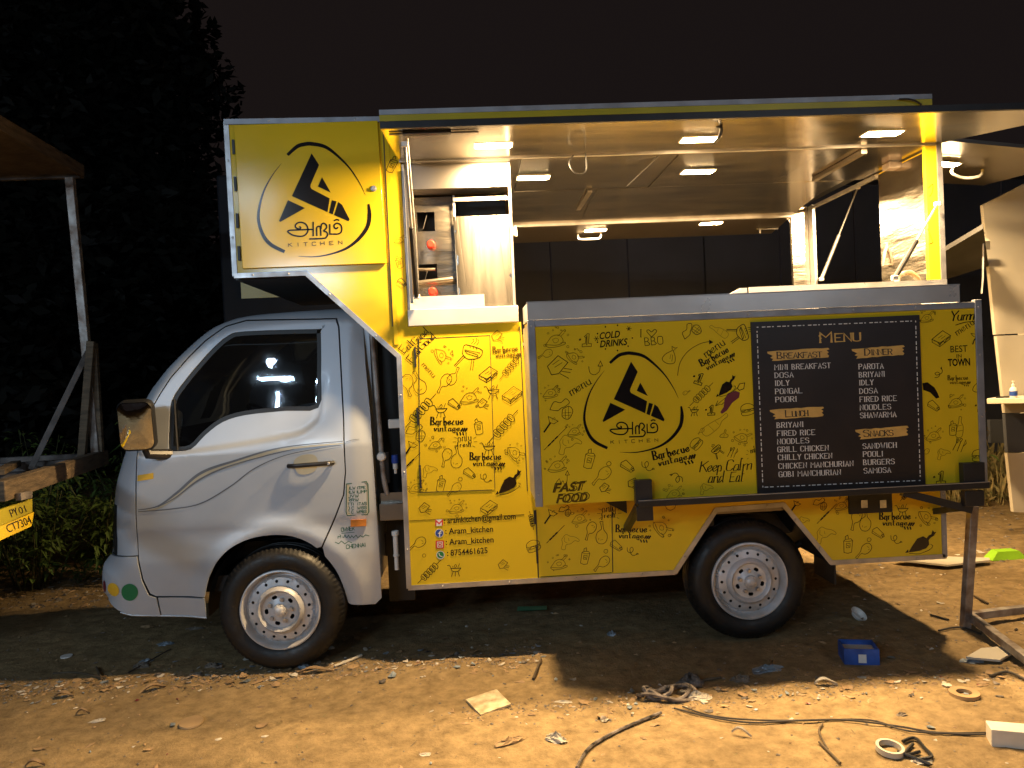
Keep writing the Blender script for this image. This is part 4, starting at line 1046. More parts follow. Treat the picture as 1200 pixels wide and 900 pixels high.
# ---- logo
def logo(P, ox, oy, sc, mt='ink_logo'):
    def q(p): return (ox+p[0]*sc, oy+p[1]*sc)
    def taper(ws):
        def f(u, t):
            k = u*(len(ws)-1); a = int(min(k, len(ws)-2)); return (ws[a]+(ws[a+1]-ws[a])*(k-a))*sc
        return f
    A1 = [(268,166),(330,112),(380,96),(430,93),(520,112),(600,168),(690,258),(760,362),(800,445)]
    A2 = [(222,228),(160,310),(105,410),(73,520),(66,620),(97,720),(150,785),(240,832)]
    A3 = [(822,510),(828,580),(815,660),(760,740),(680,805),(580,845),(460,868),(340,865)]
    P.stroke([q(p) for p in catmull(A1,7)], taper([20,26,27,27,24,18,11,6,1.5]), mt)
    P.stroke([q(p) for p in catmull(A2,7)], taper([1.5,6,11,16,20,24,26,22]), mt)
    P.stroke([q(p) for p in catmull(A3,7)], taper([14,28,27,24,18,12,7,1.5]), mt)
    for pl in ([(430,158),(482,238),(424,372),(422,388),(430,403),(555,468),(540,562),(295,452)],
               [(570,480),(602,488),(576,578),(550,567)],[(614,492),(640,512),(692,612),(684,625),(585,582)],
               [(502,322),(562,428),(474,386)],[(268,480),(385,534),(215,630),(207,622)]):
        P.fill([q(p) for p in pl], mt)
    g = lambda p: q(((705-675+p[0]/15)*6.664, (485-400+p[1]/15)*6.664))
    for st in ([(335,215),(350,235),(325,252),(275,230),(270,190),(310,155),(370,150),(430,180),(460,240),(455,300),(410,350),(340,365),(240,350),(180,320),(150,290),(180,272),(260,268),(400,262),(530,258)],
               [(600,352),(598,240),(625,210),(655,230),(662,350)],[(664,250),(672,185),(705,163),(745,190),(750,230),(725,262),(708,282),(750,300),(766,340),(740,385),(690,398),(490,405)],
               [(925,228),(900,246),(872,230),(868,190),(912,163),(965,185),(986,240),(975,300),(930,328),(860,330)],
               [(870,122),(905,105),(942,116)]):
        P.stroke([g(p) for p in catmull(st,4)], 24/15*6.664*sc, mt)
    P.stroke([g((543,145)),g((545,358))], 22/15*6.664*sc, mt)
    P.stroke([g((800,180)),g((802,330)),g((880,329))], 22/15*6.664*sc, mt)
    for ch, x, y in zip("KITCHEN", (190,312,430,560,690,830,965), (527,522,518,510,502,497,490)):
        a = g((x-28,y)); b = g((x+28,y-5)); P.text(ch, *a, *b, 54/15*6.664*sc, w=8.5/15*6.664*sc, mt=mt)

# counter box front
E = M
pb = Print(BY-.0006)
lg = Print(BY-.0006)
logo(lg, 675, 400, 1/6.664)
lg.build('logo_print', box)
W1 = .8
for nm, x, y, r, a, mt, w_ in [
 ('chicken',651,398,12,0,'ink_soft',.8),('one',687,399,9,0,'ink_soft',.7),('drum',640,415,8,-20,'ink_soft',.7),('chicken',673,418,9,-50,'ink_soft',.8),
 ('chop',655,432,17,0,'ink',.9),('hook',697,432,9,0,'ink',.8),('chicken',645,460,9,0,'ink_soft',.7),('veg',658,478,15,0,'ink',.9),
 ('ladle',645,497,10,0,'ink',.8),('skewer',651,514,13,0,'ink',.8),('chicken',673,505,8,0,'ink_soft',.7),('ham',668,521,14,0,'ink_soft',.8),('can',691,538,12,-12,'ink',.8),
 ('chicken',653,545,11,0,'ink_soft',.8),('arrowup',660,560,9,0,'ink',.8),('ring',713.5,543.5,2.6,0,'ink',.7),('drum',706,557,12,0,'ink',.7),('cleaver',735,547,9,0,'ink',.9),
 ('swirl',760,546,9,0,'ink',.8),('chop',709,573,8,0,'ink',.8),('bag',786,416,11,-18,'ink',.8),('veg',809,388,12,50,'ink',.9),('bottle',843,388,12,0,'ink_soft',.6),
 ('biggrill',868,390,15,-50,'ink',.9),('one',819,444,8,-20,'ink',.8),('kebab',822,462,13,0,'ink',.7),('meat',850,454,13,15,'ink',.7),('tools',856,463,17,0,'ink',.7),
 ('drum',804,460,4,160,'ink_soft',.6),('grill',813,481,7,0,'ink',.8),('one',833,481,7,0,'ink',.7),('bottle',838,498,17,-110,'ink_soft',.7),('burger',876,480,9,10,'ink',.8),
 ('chicken',870,512,9,-30,'ink_soft',.7),('burger',816,520,8,50,'ink',.7),('biggrill',840,528,9,60,'ink',.8),('forks',859,530,7,-15,'ink',.7),('rays',882,533,7,0,'ink_soft',.6),
 ('garlic',849,508,6,0,'ink_soft',.7),('drum',822,505,4,0,'ink_soft',.5),('swirl',792,560,9,180,'ink',.9),('chicken',790,578,9,0,'ink_soft',.6),('ham',828,573,8,0,'ink_soft',.7),('chop',742,568,9,-20,'ink',.8),
 ('chicken',1086,372,8,0,'ink_soft',.7),('sandwich',1103,396,12,0,'ink',.9),('kettle',1145,396,8,0,'ink',.7),('swirl',1100,436,7,90,'ink',.8),('bag',1146,452,8,0,'ink',.8),
 ('chicken',1120,471,9,0,'ink_soft',.7),('cleaver',1094,476,8,0,'ink',.8),('one',1150,476,8,0,'ink_soft',.7),('chicken',1094,510,9,0,'ink_soft',.7),('bottle',1125,501,12,-60,'ink',.7),('can',1117,502,9,0,'ink',.7),
 ('forks',1125,521,9,-15,'ink',.8),('ham',1106,532,8,0,'ink_soft',.7),('burger',1147,534,9,0,'ink',.8),('one',1102,560,9,0,'ink_soft',.9),('drum',1085,530,5,0,'ink_soft',.6),
 ('veg',1153,505,7,0,'ink_soft',.8)]:
    doodle(pb, nm, x, y, r, a, mt, w_)
pb.fill([(820+20*.5*q[0]+18,0) for q in []] or [(849,468),(853,461),(862,458),(867,460),(866,466),(858,472),(852,481),(846,485),(844,483),(848,477)], 'sticker_m')
pb.fill([(1081,449),(1087,448),(1095,454),(1099,461),(1101,466),(1097,467),(1090,460),(1082,457)], 'ink')
bbq(pb, 790, 535, 24, 12); bbq(pb, 841, 421, 20, 27); bbq(pb, 1124, 446, 13, 0, 'ink_soft')
for x, y in ((658,431),(700,540)): pass
pb.ttext('COLD', 703, 397.5, 727, 395, 8, bold=.02, slant=.3); pb.ttext('DRINKS', 703, 407, 736, 404, 8, bold=.02, slant=.3)
for k in range(9):
    a = 2*pi*k/9; x = 720+21*cos(a); y = 396+15*sin(a); pb.fill([(x-1,y),(x,y-1.2),(x+1,y),(x,y+1.2)])
for a in (0,60,120):
    pb.stroke([(699-3*cos(RAD(a)),397-3*sin(RAD(a))),(699+3*cos(RAD(a)),397+3*sin(RAD(a)))], .6)
    pb.stroke([(737-3*cos(RAD(a)),385-3*sin(RAD(a))),(737+3*cos(RAD(a)),385+3*sin(RAD(a)))], .6)
pb.text('I', 748, 395, 754, 395, 9, w=.7, style='serif')
pb.stroke(catmull([(763.5,395),(758,388.5),(760,386.5),(763.5,389),(767,386),(769.5,388.5),(763.5,395)],5), .7)
pb.text('BBQ', 756, 405, 777, 403, 9, w=.7)
pb.text('menu', 670, 463.5, 694, 449, 11, w=1.0, style='brush', gap=.3); pb.text('menu', 828, 419, 851, 403, 11, w=1.0, style='brush', gap=.3)
pb.ttext('FAST', 648, 577, 687, 574, 10, mt='ink_soft', bold=.035, slant=.35); pb.ttext('FOOD', 652, 589.5, 689, 587, 10, mt='ink_soft', bold=.035, slant=.35)
pb.text('FAST', 648, 577, 685, 574, 10, w=.8, slant=.35); pb.text('FOOD', 652, 589.5, 689, 587, 10, w=.8, slant=.35)
pb.text('K', 820, 553, 828, 552.6, 12, w=1.3, style='brush', slant=.25); pb.text('eep', 829, 552.6, 846, 551.8, 13, w=1.2, style='brush', gap=.12, slant=.2)
pb.text('C', 851, 551.5, 858, 551, 12, w=1.3, style='brush', slant=.25); pb.text('alm', 859.5, 551.3, 880, 550, 13, w=1.2, style='brush', gap=.12, slant=.2)
pb.text('and', 830, 565.5, 848, 564.8, 13, w=1.2, style='brush', gap=.12, slant=.2); pb.text('E', 855, 564.6, 861, 564.2, 11, w=1.3, style='brush', slant=.25); pb.text('at', 862.5, 564.2, 872, 563.8, 13, w=1.2, style='brush', gap=.12, slant=.2)
pb.text('only', 1100-220, 531, 888, 529, 7, w=.6, style='brush')
pb.stroke(catmull([(794,440),(797,425),(806,412),(820,403),(833,400)],6), .6); pb.fill([(831,398),(836,401),(831,403.5)])
pb.text('Y', 1113, 376, 1121, 375.5, 11, w=1.5, style='brush', slant=.3); pb.text('ummy', 1122, 375.4, 1151, 374, 12, w=1.4, style='brush', gap=.12, slant=.25); pb.stroke(catmull([(1120,381),(1132,377.5),(1148,377)],5), .9)
pb.text('menu', 1122, 393, 1143, 379, 9, w=.8, style='brush', gap=.4)
pb.ttext('BEST', 1114, 413, 1134, 412, 8, bold=.0); pb.ttext('IN', 1121, 419.5, 1127, 419, 4.5); pb.ttext('TOWN', 1111, 429, 1137, 428, 8.5, bold=.03)
pb.build('printed_doodles', box)
# ---- front quarter and skirt prints
ps = Print(-.0015)
for nm, x, y, r, a, mt, w_ in [
 ('chicken',518,416,10,-70,'ink_soft',.7),('biggrill',551,415,19,0,'ink',.9),('chop',583,395,9,0,'ink_soft',.8),('drum',521,448,11,15,'ink',.8),('drum',531,442,10,-160,'ink',.8),
 ('sandwich',572,438,12,0,'ink',.9),('kebab',598,430,13,5,'ink',.7),('sandwich',600,462,13,0,'ink',.8),('grill',577,458,10,0,'ink',.9),('chicken',550,465,11,0,'ink_soft',.8),
 ('cleaver',532,474,8,0,'ink',.9),('grill',516,480,10,0,'ink',.9),('chop',566,474,8,0,'ink_soft',.8),('can',561,500,10,10,'ink',.8),('kebab',590,499,17,3,'ink',.9),
 ('kebab',493,481,18,3,'ink',.9),('drum',478,450,12,60,'ink',.8),('drum',491,450,13,-110,'ink',.8),('veg',487,506,13,0,'ink',.8),('chicken',510,521,8,0,'ink_soft',.7),
 ('grill',572,524,10,0,'ink',.9),('ladle',481,525,9,0,'ink',.8),('skewer',483,540,9,0,'ink',.9),('drum',523,535,10,30,'ink',.8),('drum',535,537,12,-130,'ink',.8),
 ('chicken',604,530,10,-60,'ink',.7),('cleaver',550,555,8,0,'ink',.8),('swirl',570,560,8,0,'ink_soft',.8),('meat',595,567,16,10,'ink',.8),('can',517,567,10,-10,'ink',.8),
 ('drum',533,573,9,0,'ink_soft',.7),('ring',539.5,561.5,2.3,0,'ink_soft',.7),('ham',504,552,9,0,'ink_soft',.7),('chicken',488,571,9,0,'ink_soft',.7),
 ('chop',498,597,9,0,'ink_soft',.9),('chicken',535,595,9,0,'ink_soft',.7),('sandwich',573,594,11,0,'ink',.8),('drum',490,637,10,-10,'ink',.8),('ring',497,651,2,0,'ink_soft',.7),
 ('kebab',503,670,13,0,'ink',.9),('grill',533,667,9,0,'ink',.9),('chop',590,663,8,0,'ink_soft',.8),('kebab',623,610,8,60,'ink',.8),('burger',625,640,9,20,'ink',.8),
 ('cleaver',505,402,0.1,0,'ink',.1)]:
    doodle(ps, nm, x, y, r, a, mt, w_)
bbq(ps, 526, 499, 21, -1); bbq(ps, 571, 540, 20, -1); bbq(ps, 594, 413, 16, 3, 'ink_soft')
ps.text('E', 474, 414, 478, 409, 9, w=1.1, style='brush'); ps.text('at', 479, 410, 486, 403, 9, w=1.0, style='brush'); ps.text('G', 487, 404, 491, 400, 8, w=1.1, style='brush'); ps.text('ood', 491, 400, 503, 389, 9, w=1.0, style='brush', gap=.1)
ps.text('F', 483, 425, 487, 420, 9, w=1.1, style='brush'); ps.text('eel', 488, 419, 494, 412, 9, w=1.0, style='brush'); ps.text('G', 495, 410, 499, 405, 8, w=1.1, style='brush'); ps.text('ood', 500, 405, 511, 395, 9, w=1.0, style='brush', gap=.1)
ps.text('only', 537, 517, 553, 516, 9, w=.8, style='brush'); ps.text('fresh', 536, 524, 552, 523, 6, w=.9, style='brush'); doodle(ps, 'rays', 545, 518, 13, 0, 'ink_soft', .7, 8)
ps.text('menu', 494, 428, 508, 443, 7, w=.7, mt='ink_soft', style='brush')
ps.build('printed_doodles', side)
# contact lines
pc = Print(-.0006)
for t, x0, y0, x1, y1 in ((': aramkitchen@gmail.com',520.5,613.6,604.5,608),(': Aram_kitchen',522,626,578,623),(': Aram_kitchen',522.5,638.6,578.5,635.5),(': 8754461625',524,651.5,571.5,648.2)):
    pc.ttext(t, x0, y0, x1, y1, 7.2, mt='ink', bold=.014)
pc.build('contact_lettering', side)
ic = Print(-.0001)
M['icon_white'] = mat('white_print', (.75,.73,.70), .4); M['icon_red'] = mat('red_print', (.62,.03,.02), .4); M['icon_blue'] = mat('blue_print', (.02,.07,.35), .4); M['icon_green'] = mat('green_print', (.01,.22,.06), .4)
def disc(P, cx, cy, r, mt, lift, n=18): P.fill([(cx+r*cos(2*pi*k/n), cy+r*sin(2*pi*k/n)) for k in range(n)], mt, lift)
ic.fill([(510,609),(519,608.5),(519,616),(510,616.5)], 'icon_white', .0012)
ic.stroke([(510.8,616),(510.8,610),(514.6,613.6),(518.4,609.6),(518.4,615.6)], 1.5, 'icon_red', lift=.0016)
disc(ic, 514.8,624.8,5.0,'icon_white',.0012); disc(ic, 514.8,624.8,4.5,'icon_blue',.0014)
ic.stroke([(515.2,629),(515.2,623.6),(517.2,621.8)], 1.3, 'icon_white', lift=.0018); ic.stroke([(513.4,625),(517.2,624.8)], 1.1, 'icon_white', lift=.0020)
ic.fill([(511,633.5),(519.5,633.2),(520.3,634),(520.4,642),(519.6,642.8),(511.4,643),(510.6,642.2),(510.5,634.2)], 'icon_red', .0012)
ic.stroke([(512.5,635.2),(518.4,635),(518.6,641),(512.7,641.2),(512.5,635.2)], .8, 'icon_white', lift=.0016); ic.stroke([(515.5+1.7*cos(a*pi/6), 638.1+1.7*sin(a*pi/6)) for a in range(13)], .7, 'icon_white', lift=.0018)
disc(ic, 516.2,650.4,4.9,'icon_white',.0012); disc(ic, 516.2,650.2,4.0,'icon_green',.0014); ic.stroke(catmull([(514.4,648.3),(515,650.5),(516.8,652),(518.2,652)],3), 1.1, 'icon_white', lift=.0018)
ic.build('contact_icon', side)
# skirt prints
pk = Print(-.0008)
for nm, x, y, r, a, mt, w_ in [
 ('ladle',645,605,9,0,'ink',.8),('skewer',651,626,10,0,'ink',.9),('chicken',679,607,9,0,'ink_soft',.7),('veg',662,598,8,0,'ink',.8),('ham',668,635,11,0,'ink_soft',.7),('can',686,652,10,-10,'ink',.8),
 ('chicken',655,660,10,0,'ink_soft',.8),('drum',692,621,10,25,'ink',.8),('drum',705,626,12,-130,'ink',.8),('ring',710,646,2.3,0,'ink',.7),('drum',706,660,10,0,'ink',.8),
 ('cleaver',722,640,8,0,'ink',.8),('swirl',742,646,8,0,'ink',.8),('chicken',776,618,11,-60,'ink',.7),('ring',786,592,6,0,'ink',.7),
 ('veg',961,590,9,0,'ink',.8),('ladle',932,593,7,0,'ink',.8),('skewer',969,602,11,0,'ink',.9),('chicken',986,592,8,0,'ink_soft',.7),('drum',1003,608,11,30,'ink',.8),('drum',1014,611,12,-130,'ink',.8),
 ('ham',968,627,12,0,'ink_soft',.8),('can',994,638,11,0,'ink',.8),('ring',1018.5,632.5,2.3,0,'ink',.7),('drum',1013,645,10,0,'ink',.8),('cleaver',1029,625,8,0,'ink',.8),('swirl',1051,632,8,0,'ink',.8),
 ('grill',1057,597,9,0,'ink',.8),('chicken',1086,605,10,-60,'ink',.7),('ham',942,611,7,0,'ink_soft',.7),('meat',1078,637,17,0,'ink',.8),('kebab',1062,580,7,0,'ink',.8)]:
    doodle(pk, nm, x, y, r, a, mt, w_)
bbq(pk, 742, 625, 20, -2); bbq(pk, 1051, 610, 20, -1)
pk.text('only', 706, 600, 722, 599, 9, w=.8, style='brush'); pk.text('fresh', 705, 607, 721, 606, 6, w=.9, style='brush'); doodle(pk, 'rays', 714, 602, 13, 0, 'ink_soft', .7, 8)
pk.build('printed_doodles', side)
# upper strip prints, storage door logo
pu = Print(-.0048)
doodle(pu, 'can', 460, 193, 10, -25, 'ink', .9); doodle(pu, 'chicken', 468, 281, 6, 0, 'ink_soft', .7); doodle(pu, 'can', 468, 307, 8, 15, 'ink_soft', .8); doodle(pu, 'cleaver', 471, 331, 6, 0, 'ink', 1.)
pu.build('printed_doodles', side)
ls = Print(-.0162)
# the same logo, larger, on the storage door
logo(ls, 291.8, 152.7, .1705)
ls.build('logo_print', sdm)
# prints on the yellow corner post
pp = Print(-.0008); pp.stroke(catmull([(1088,220),(1093,216),(1092,226),(1089,230)],4), .8); pp.stroke(catmull([(1087,268),(1091,278),(1093,284),(1088,286)],4), .8); pp.build('post_print', side)
# ---- menu board
c0 = at(880,378,y=BY-.009); c1 = at(1084,569.5,y=BY-.009)
menu = MB().box(((c0.x+at(888,577,y=BY-.009).x)/2,BY-.010,c1.z-.006),((at(1078,370,y=BY-.009).x+c1.x)/2,BY-.001,c0.z+.002)).build('menu_board', M['menu_black'], box)
mp = Print(BY-.0102)
def mline(p, q):
    L = hypot(q[0]-p[0], q[1]-p[1]); n = int(L/6); k = 0
    while k < n:
        t0, t1 = k/n, (k+.62 if k % 3 else k+.25)/n
        mp.stroke([(p[0]+(q[0]-p[0])*t0, p[1]+(q[1]-p[1])*t0),(p[0]+(q[0]-p[0])*t1, p[1]+(q[1]-p[1])*t1)], 1.0, 'menu_white'); k += 1
m1, m2, m3, m4 = (887,383.5),(1073,376),(1078.5,563),(894,571)
for a, b in ((m1,m2),(m2,m3),(m3,m4),(m4,m1)): mline(a, b)
def z8(x, y): return (860+x/3.334, 330+y/3.334)
def row(t, x0, y0, x1, y1, h=5.9, mt='menu_white', w=.78): mp.text(t, *z8(x0,y0), *z8(x1,y1), h, w=w, mt=mt, style='serif', gap=.50)
a = z8(338,238); mp.text('M', *a, *z8(382,236), 11.5, w=1.9, mt='menu_gold', style='serif'); mp.text('ENU', *z8(396,235), *z8(494,231), 9.3, w=1.7, mt='menu_gold', style='serif', gap=.30)
mp.stroke(catmull([z8(345,206),z8(333,212),z8(342,222)],4), 1.2, 'menu_gold')
for t, x0, y0, x1, y1 in (('MINI BREAKFAST',160,345,377,337),('DOSA',161,376,232,373),('IDLY',162,407,216,405),('PONGAL',163,439,266,435),('POORI',164,471,245,468),
  ('BRIYANI',169,571,271,567),('FIRED RICE',170,603,316,598),('NOODLES',171,635,293,630),('GRILL CHICKEN',172,666,369,659),('CHILLY CHICKEN',174,697,383,690),('CHICKEN MANCHURIAN',176,731,466,720),('GOBI MANCHURIAN',177,763,417,754),
  ('PAROTA',489,342,584,339),('BRIYANI',490,374,589,370),('IDLY',491,405,545,403),('DOSA',492,438,561,435),('FIRED RICE',493,470,635,465),('NOODLES',494,502,613,498),('SHAWARMA',495,533,634,528),
  ('SANDWICH',505,653,635,648),('POOLI',506,684,582,682),('BURGERS',507,716,627,712),('SAMOSA',509,749,613,745)): row(t, x0, y0, x1, y1)
for (x0,y0,x1,y1), t, (tx0,ty0,tx1,ty1) in (((130,272,368,258),'BREAKFAST',(170,301,343,295)),((460,262,662,248),'DINNER',(512,288,618,284)),((140,500,347,488),'LUNCH',(203,529,290,524)),((474,578,677,564),'SNACKS',(508,606,622,601))):
    hgt = 38; pts = []
    n = 9; rs = random.Random(int(x0))
    for k in range(n+1): pts.append((x0+18+(x1-x0-18)*k/n, y0+(y1-y0)*k/n+rs.uniform(-1.5,1.5)))
    pts[0] = (x0, y0+2)
    right = [(x1+6,y1+6),(x1-6,y1+11),(x1+3,y1+18),(x1-4,y1+24),(x1+4,y1+32)]
    low = [(x0+18+(x1-x0-18)*k/n, y0+(y1-y0)*k/n+hgt+rs.uniform(-1.5,1.5)) for k in range(n,-1,-1)]
    left = [(x0+24,y0+30),(x0+12,y0+26),(x0+22,y0+18),(x0+2,y0+9)]
    hp_ = Print(BY-.0102); hp_.fill([z8(*p) for p in pts+right+low+left], 'menu_gold', .0001); hp_.build('menu_heading', menu)
    mp.k = 6
    mp.text(t[0], *z8(tx0,ty0), *z8(tx0+20,ty0-1), 7.6, w=1.2, mt='menu_black', style='serif')
    mp.text(t[1:], *z8(tx0+26,ty0-1), *z8(tx1,ty1), 6.3, w=1.05, mt='menu_black', style='serif', gap=.28)
mp.build('menu_lettering', menu, {'menu_gold':'menu_headings','menu_black':'menu_heading_lettering'})
# ---- marker writing on the cab pillar
mk = Print(fn=yc)
bx = [(406,567),(429,564.5),(431,568),(432,600),(430,603.5),(407,604),(405.5,600),(406,567)]
mk.fill([(406.5,567.5),(429,565),(431,568),(431.5,600),(430,603),(407,603.5)], 'sticker_gw' if 'sticker_gw' in M else 'decal_gold', .0016)
mk.stroke(bx, .9, 'green_ink', lift=.0030)
for i, t in enumerate(('ULW.ITPE','RLW.ILIMP','UVW.','RRW.','TTI. ITAS','O.C. WISS','C.C. WPBS')):
    y = 573.5+i*4.7; mk.text(t.replace('.',' '), 407.5, y, 418+len(t)*1.25, y-.5, 3.0, w=.65, mt='green_ink')
mk.text('OWNER', 400, 623.5, 415, 621.5, 4.5, w=.75, mt='green_ink'); mk.stroke([(400,625.3),(415,624)], .6, 'green_ink')
mk.text('P', 396, 631, 399, 631, 4, w=.7, mt='green_ink')
mk.text('I  I', 399, 631, 401, 631, 3, w=.4, mt='green_ink')
mk.stroke([(402,631),(404,627),(406,631),(408,627.5),(410,631),(412,628),(414,630.5),(417,627.5),(419,630.5),(422,628),(425,630),(428,627.5),(432,629)], .8, 'green_ink')
mk.stroke([(393,635),(397,637),(400,634),(404,637.5),(408,634.5),(412,636.5)], .8, 'green_ink')
mk.text('CHENNAI', 406, 643, 428, 641, 4.2, w=.75, mt='green_ink')
mk.build('marker_writing', cab)
# ================================================================ GROUND
def gz(x, y):
    z = .018*noise.noise(Vector((x*.9,y*.9,3.)))+.010*noise.noise(Vector((x*3.1,y*3.1,7.)))+.006*noise.noise(Vector((x*9,y*9,1.)))+.0036*noise.noise(Vector((x*27,y*27,2.)))
    # level pads under the wheels, low ridge of loose soil along the truck
    k = 1.
    for wx in (0., 2.38):
        for wy in (.08, 1.4):
            d = hypot(x-wx, (y-wy)*1.2); k = min(k, max(0., (d-.12)/.35)) if d < .47 else k
    z = z*k - .004
    if -.5 < y < .25 and x < 1.35: z += .016*k*math.exp(-((y+.10+.03*sin(x*3))/.07)**2)*(.6+.6*noise.noise(Vector((x*5,y*5,0))))
    if y < -.5 and x > .8: z += .012*math.exp(-((y+.62+.05*sin(x*2.1))/.05)**2)*(.5+noise.noise(Vector((x*4,y*6,5))))
    if y < -.6: z += .008*sin((y+.1*x)*14+1.5*noise.noise(Vector((x,y,0))))*max(0, min(1, (-.6-y)))*.5
    if y > 2.2: z += .05*min(1,(y-2.2))*abs(noise.noise(Vector((x*1.6,y*1.6,9))))
    return z
def axis(lo, hi, fine0, fine1, s):
    a = list(np.arange(fine0, fine1, s)); x = fine0; st = s
    left = []
    while x > lo: st *= 1.25; x -= st; left.append(x)
    x = fine1; st = s; right = []
    while x < hi: right.append(x); st *= 1.25; x += st
    return list(reversed(left)) + a + right
gx = axis(-90, 90, -3.2, 4.6, .022); gy = axis(-40, 120, -2.3, 2.6, .022)
GV = [(x, y, gz(x, y) if abs(x) < 14 and -6 < y < 14 else -.004) for y in gy for x in gx]
nx = len(gx)
GF = [(j*nx+i, j*nx+i+1, (j+1)*nx+i+1, (j+1)*nx+i) for j in range(len(gy)-1) for i in range(nx-1)]
def dirt_mat():
    m = bpy.data.materials.new('dry_dirt'); m.use_nodes = True
    nt = m.node_tree; N = nt.nodes; L = nt.links; b = N['Principled BSDF']; b.inputs['Roughness'].default_value = .9
    b.inputs['Specular IOR Level'].default_value = .2
    tc = N.new('ShaderNodeTexCoord')
    def nz(s, d=8, r=.6):
        n = N.new('ShaderNodeTexNoise'); n.inputs['Scale'].default_value = s; n.inputs['Detail'].default_value = d; n.inputs['Roughness'].default_value = r
        L.new(tc.outputs['Object'], n.inputs['Vector']); return n
    a = nz(1.1); c = nz(14, 10, .7); d = nz(90, 4)
    cr = N.new('ShaderNodeValToRGB'); L.new(a.outputs['Fac'], cr.inputs[0])
    cr.color_ramp.elements[0].position = .32; cr.color_ramp.elements[0].color = (.205,.148,.080,1)
    cr.color_ramp.elements[1].position = .68; cr.color_ramp.elements[1].color = (.335,.245,.128,1)
    c2 = N.new('ShaderNodeValToRGB'); L.new(c.outputs['Fac'], c2.inputs[0])
    c2.color_ramp.elements[0].position = .30; c2.color_ramp.elements[0].color = (.42,.39,.35,1)
    c2.color_ramp.elements[1].position = .62; c2.color_ramp.elements[1].color = (1.08,1.05,1.0,1)
    mx = N.new('ShaderNodeMix'); mx.data_type = 'RGBA'; mx.blend_type = 'MULTIPLY'; mx.inputs[0].default_value = .85
    L.new(cr.outputs[0], mx.inputs[6]); L.new(c2.outputs[0], mx.inputs[7]); L.new(mx.outputs[2], b.inputs['Base Color'])
    ad = N.new('ShaderNodeMath'); ad.operation = 'MULTIPLY_ADD'; L.new(d.outputs['Fac'], ad.inputs[0]); ad.inputs[1].default_value = .35; L.new(c.outputs['Fac'], ad.inputs[2])
    bp = N.new('ShaderNodeBump'); bp.inputs['Strength'].default_value = 1.; bp.inputs['Distance'].default_value = .012
    L.new(ad.outputs[0], bp.inputs['Height']); L.new(bp.outputs[0], b.inputs['Normal'])
    return m
M['dirt'] = dirt_mat()
g = MB(); g.v = GV; g.f = GF; g.m = [0]*len(GF)
g.build('ground', M['dirt'], None, smooth=180, fixn=False, kind='structure')

# ================================================================ BACKGROUND
hw = thing('metal_hoarding', 'tall dark grey sheet metal hoarding standing behind the food truck', 'hoarding', (4.5, 6.2, 0))
for k in range(14):
    x0 = -2.0+k*1.02
    mb = MB(); poly = []
    n = 8
    for i in range(n): 
        xx = x0+.01+i*1.0/n; poly += [(xx, 6.2)]
    poly.append((x0+1.01, 6.2))
    vs = [(a,b,0.05) for a,b in poly]+[(a,b,3.7) for a,b in poly]; q = len(poly)
    mb.add(vs, [(i,i+1,i+1+q,i+q) for i in range(q-1)])
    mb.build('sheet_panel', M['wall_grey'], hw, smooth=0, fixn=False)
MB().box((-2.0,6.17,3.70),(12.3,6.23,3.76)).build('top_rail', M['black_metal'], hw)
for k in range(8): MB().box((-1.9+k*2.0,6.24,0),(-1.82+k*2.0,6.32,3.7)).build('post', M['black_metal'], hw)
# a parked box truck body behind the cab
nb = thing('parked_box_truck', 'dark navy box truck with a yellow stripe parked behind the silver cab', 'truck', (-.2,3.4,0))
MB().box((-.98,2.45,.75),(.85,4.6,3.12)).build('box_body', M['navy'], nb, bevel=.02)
ya = at(282,331,y=2.44); MB().box((ya.x,2.440,ya.z-.13),(.60,2.449,ya.z+.005)).build('yellow_stripe', M['vinyl_edge'], nb)
for x in (-.5,.5):
    MB().tube([(x,2.5,.40),(x,2.75,.40)], .40, 24).build('wheel', M['rubber'], nb)
MB().box((-.9,2.6,.55),(.8,4.4,.74)).build('chassis', M['black_metal'], nb)

# trees: dark masses on the left
def leafcloud(blobs, n, s, rs, flat=.6):
    mb = MB(); vs = []; fs = []
    tot = sum(b[3]**2 for b in blobs)
    for bx_, by_, bz_, br in blobs:
        for _ in range(int(n*br**2/tot)):
            d = Vector((rs.gauss(0,1),rs.gauss(0,1),rs.gauss(0,1))).normalized()*br*(rs.uniform(.35,1.08))
            d.z *= .8
            c = Vector((bx_,by_,bz_))+d
            a = Vector((rs.gauss(0,1),rs.gauss(0,1),rs.gauss(0,.6))).normalized(); b = a.cross(Vector((rs.gauss(0,1),rs.gauss(0,1),rs.gauss(0,1)))).normalized()
            L = s*rs.uniform(.6,1.3); w_ = L*.42; i = len(vs)
            vs += [c-a*L/2, c+b*w_/2, c+a*L/2, c-b*w_/2]; fs.append((i,i+1,i+2,i+3))
    return mb.add(vs, fs)
rs = random.Random(5)
def tree(x, y, h, r, label, n=30000):
    t = thing('tree', label, 'tree', (x,y,0), group=None)
    MB().tube(catmull([(x,y,-.1),(x+.1,y,h*.3),(x-.1,y+.1,h*.6),(x,y,h*.9)],4), [.22-.17*i/12 for i in range(13)], 10).build('trunk', M['bark'], t)
    bl = []
    for k in range(22):
        a = rs.uniform(0,6.3); rr_ = rs.uniform(0,r*.8); zz = h*rs.uniform(.12,1.0)
        bl.append((x+rr_*cos(a), y+rr_*sin(a), zz, r*rs.uniform(.35,.6)))
        MB().tube([(x,y,zz*.62),(x+rr_*cos(a)*.6,y+rr_*sin(a)*.6,zz*.9)], [.05,.02], 6).build('limb', M['bark'], t)
    leafcloud(bl, n, .30, rs).build('crown', M['leaf_dark'], t, smooth=0, fixn=False, kind='stuff')
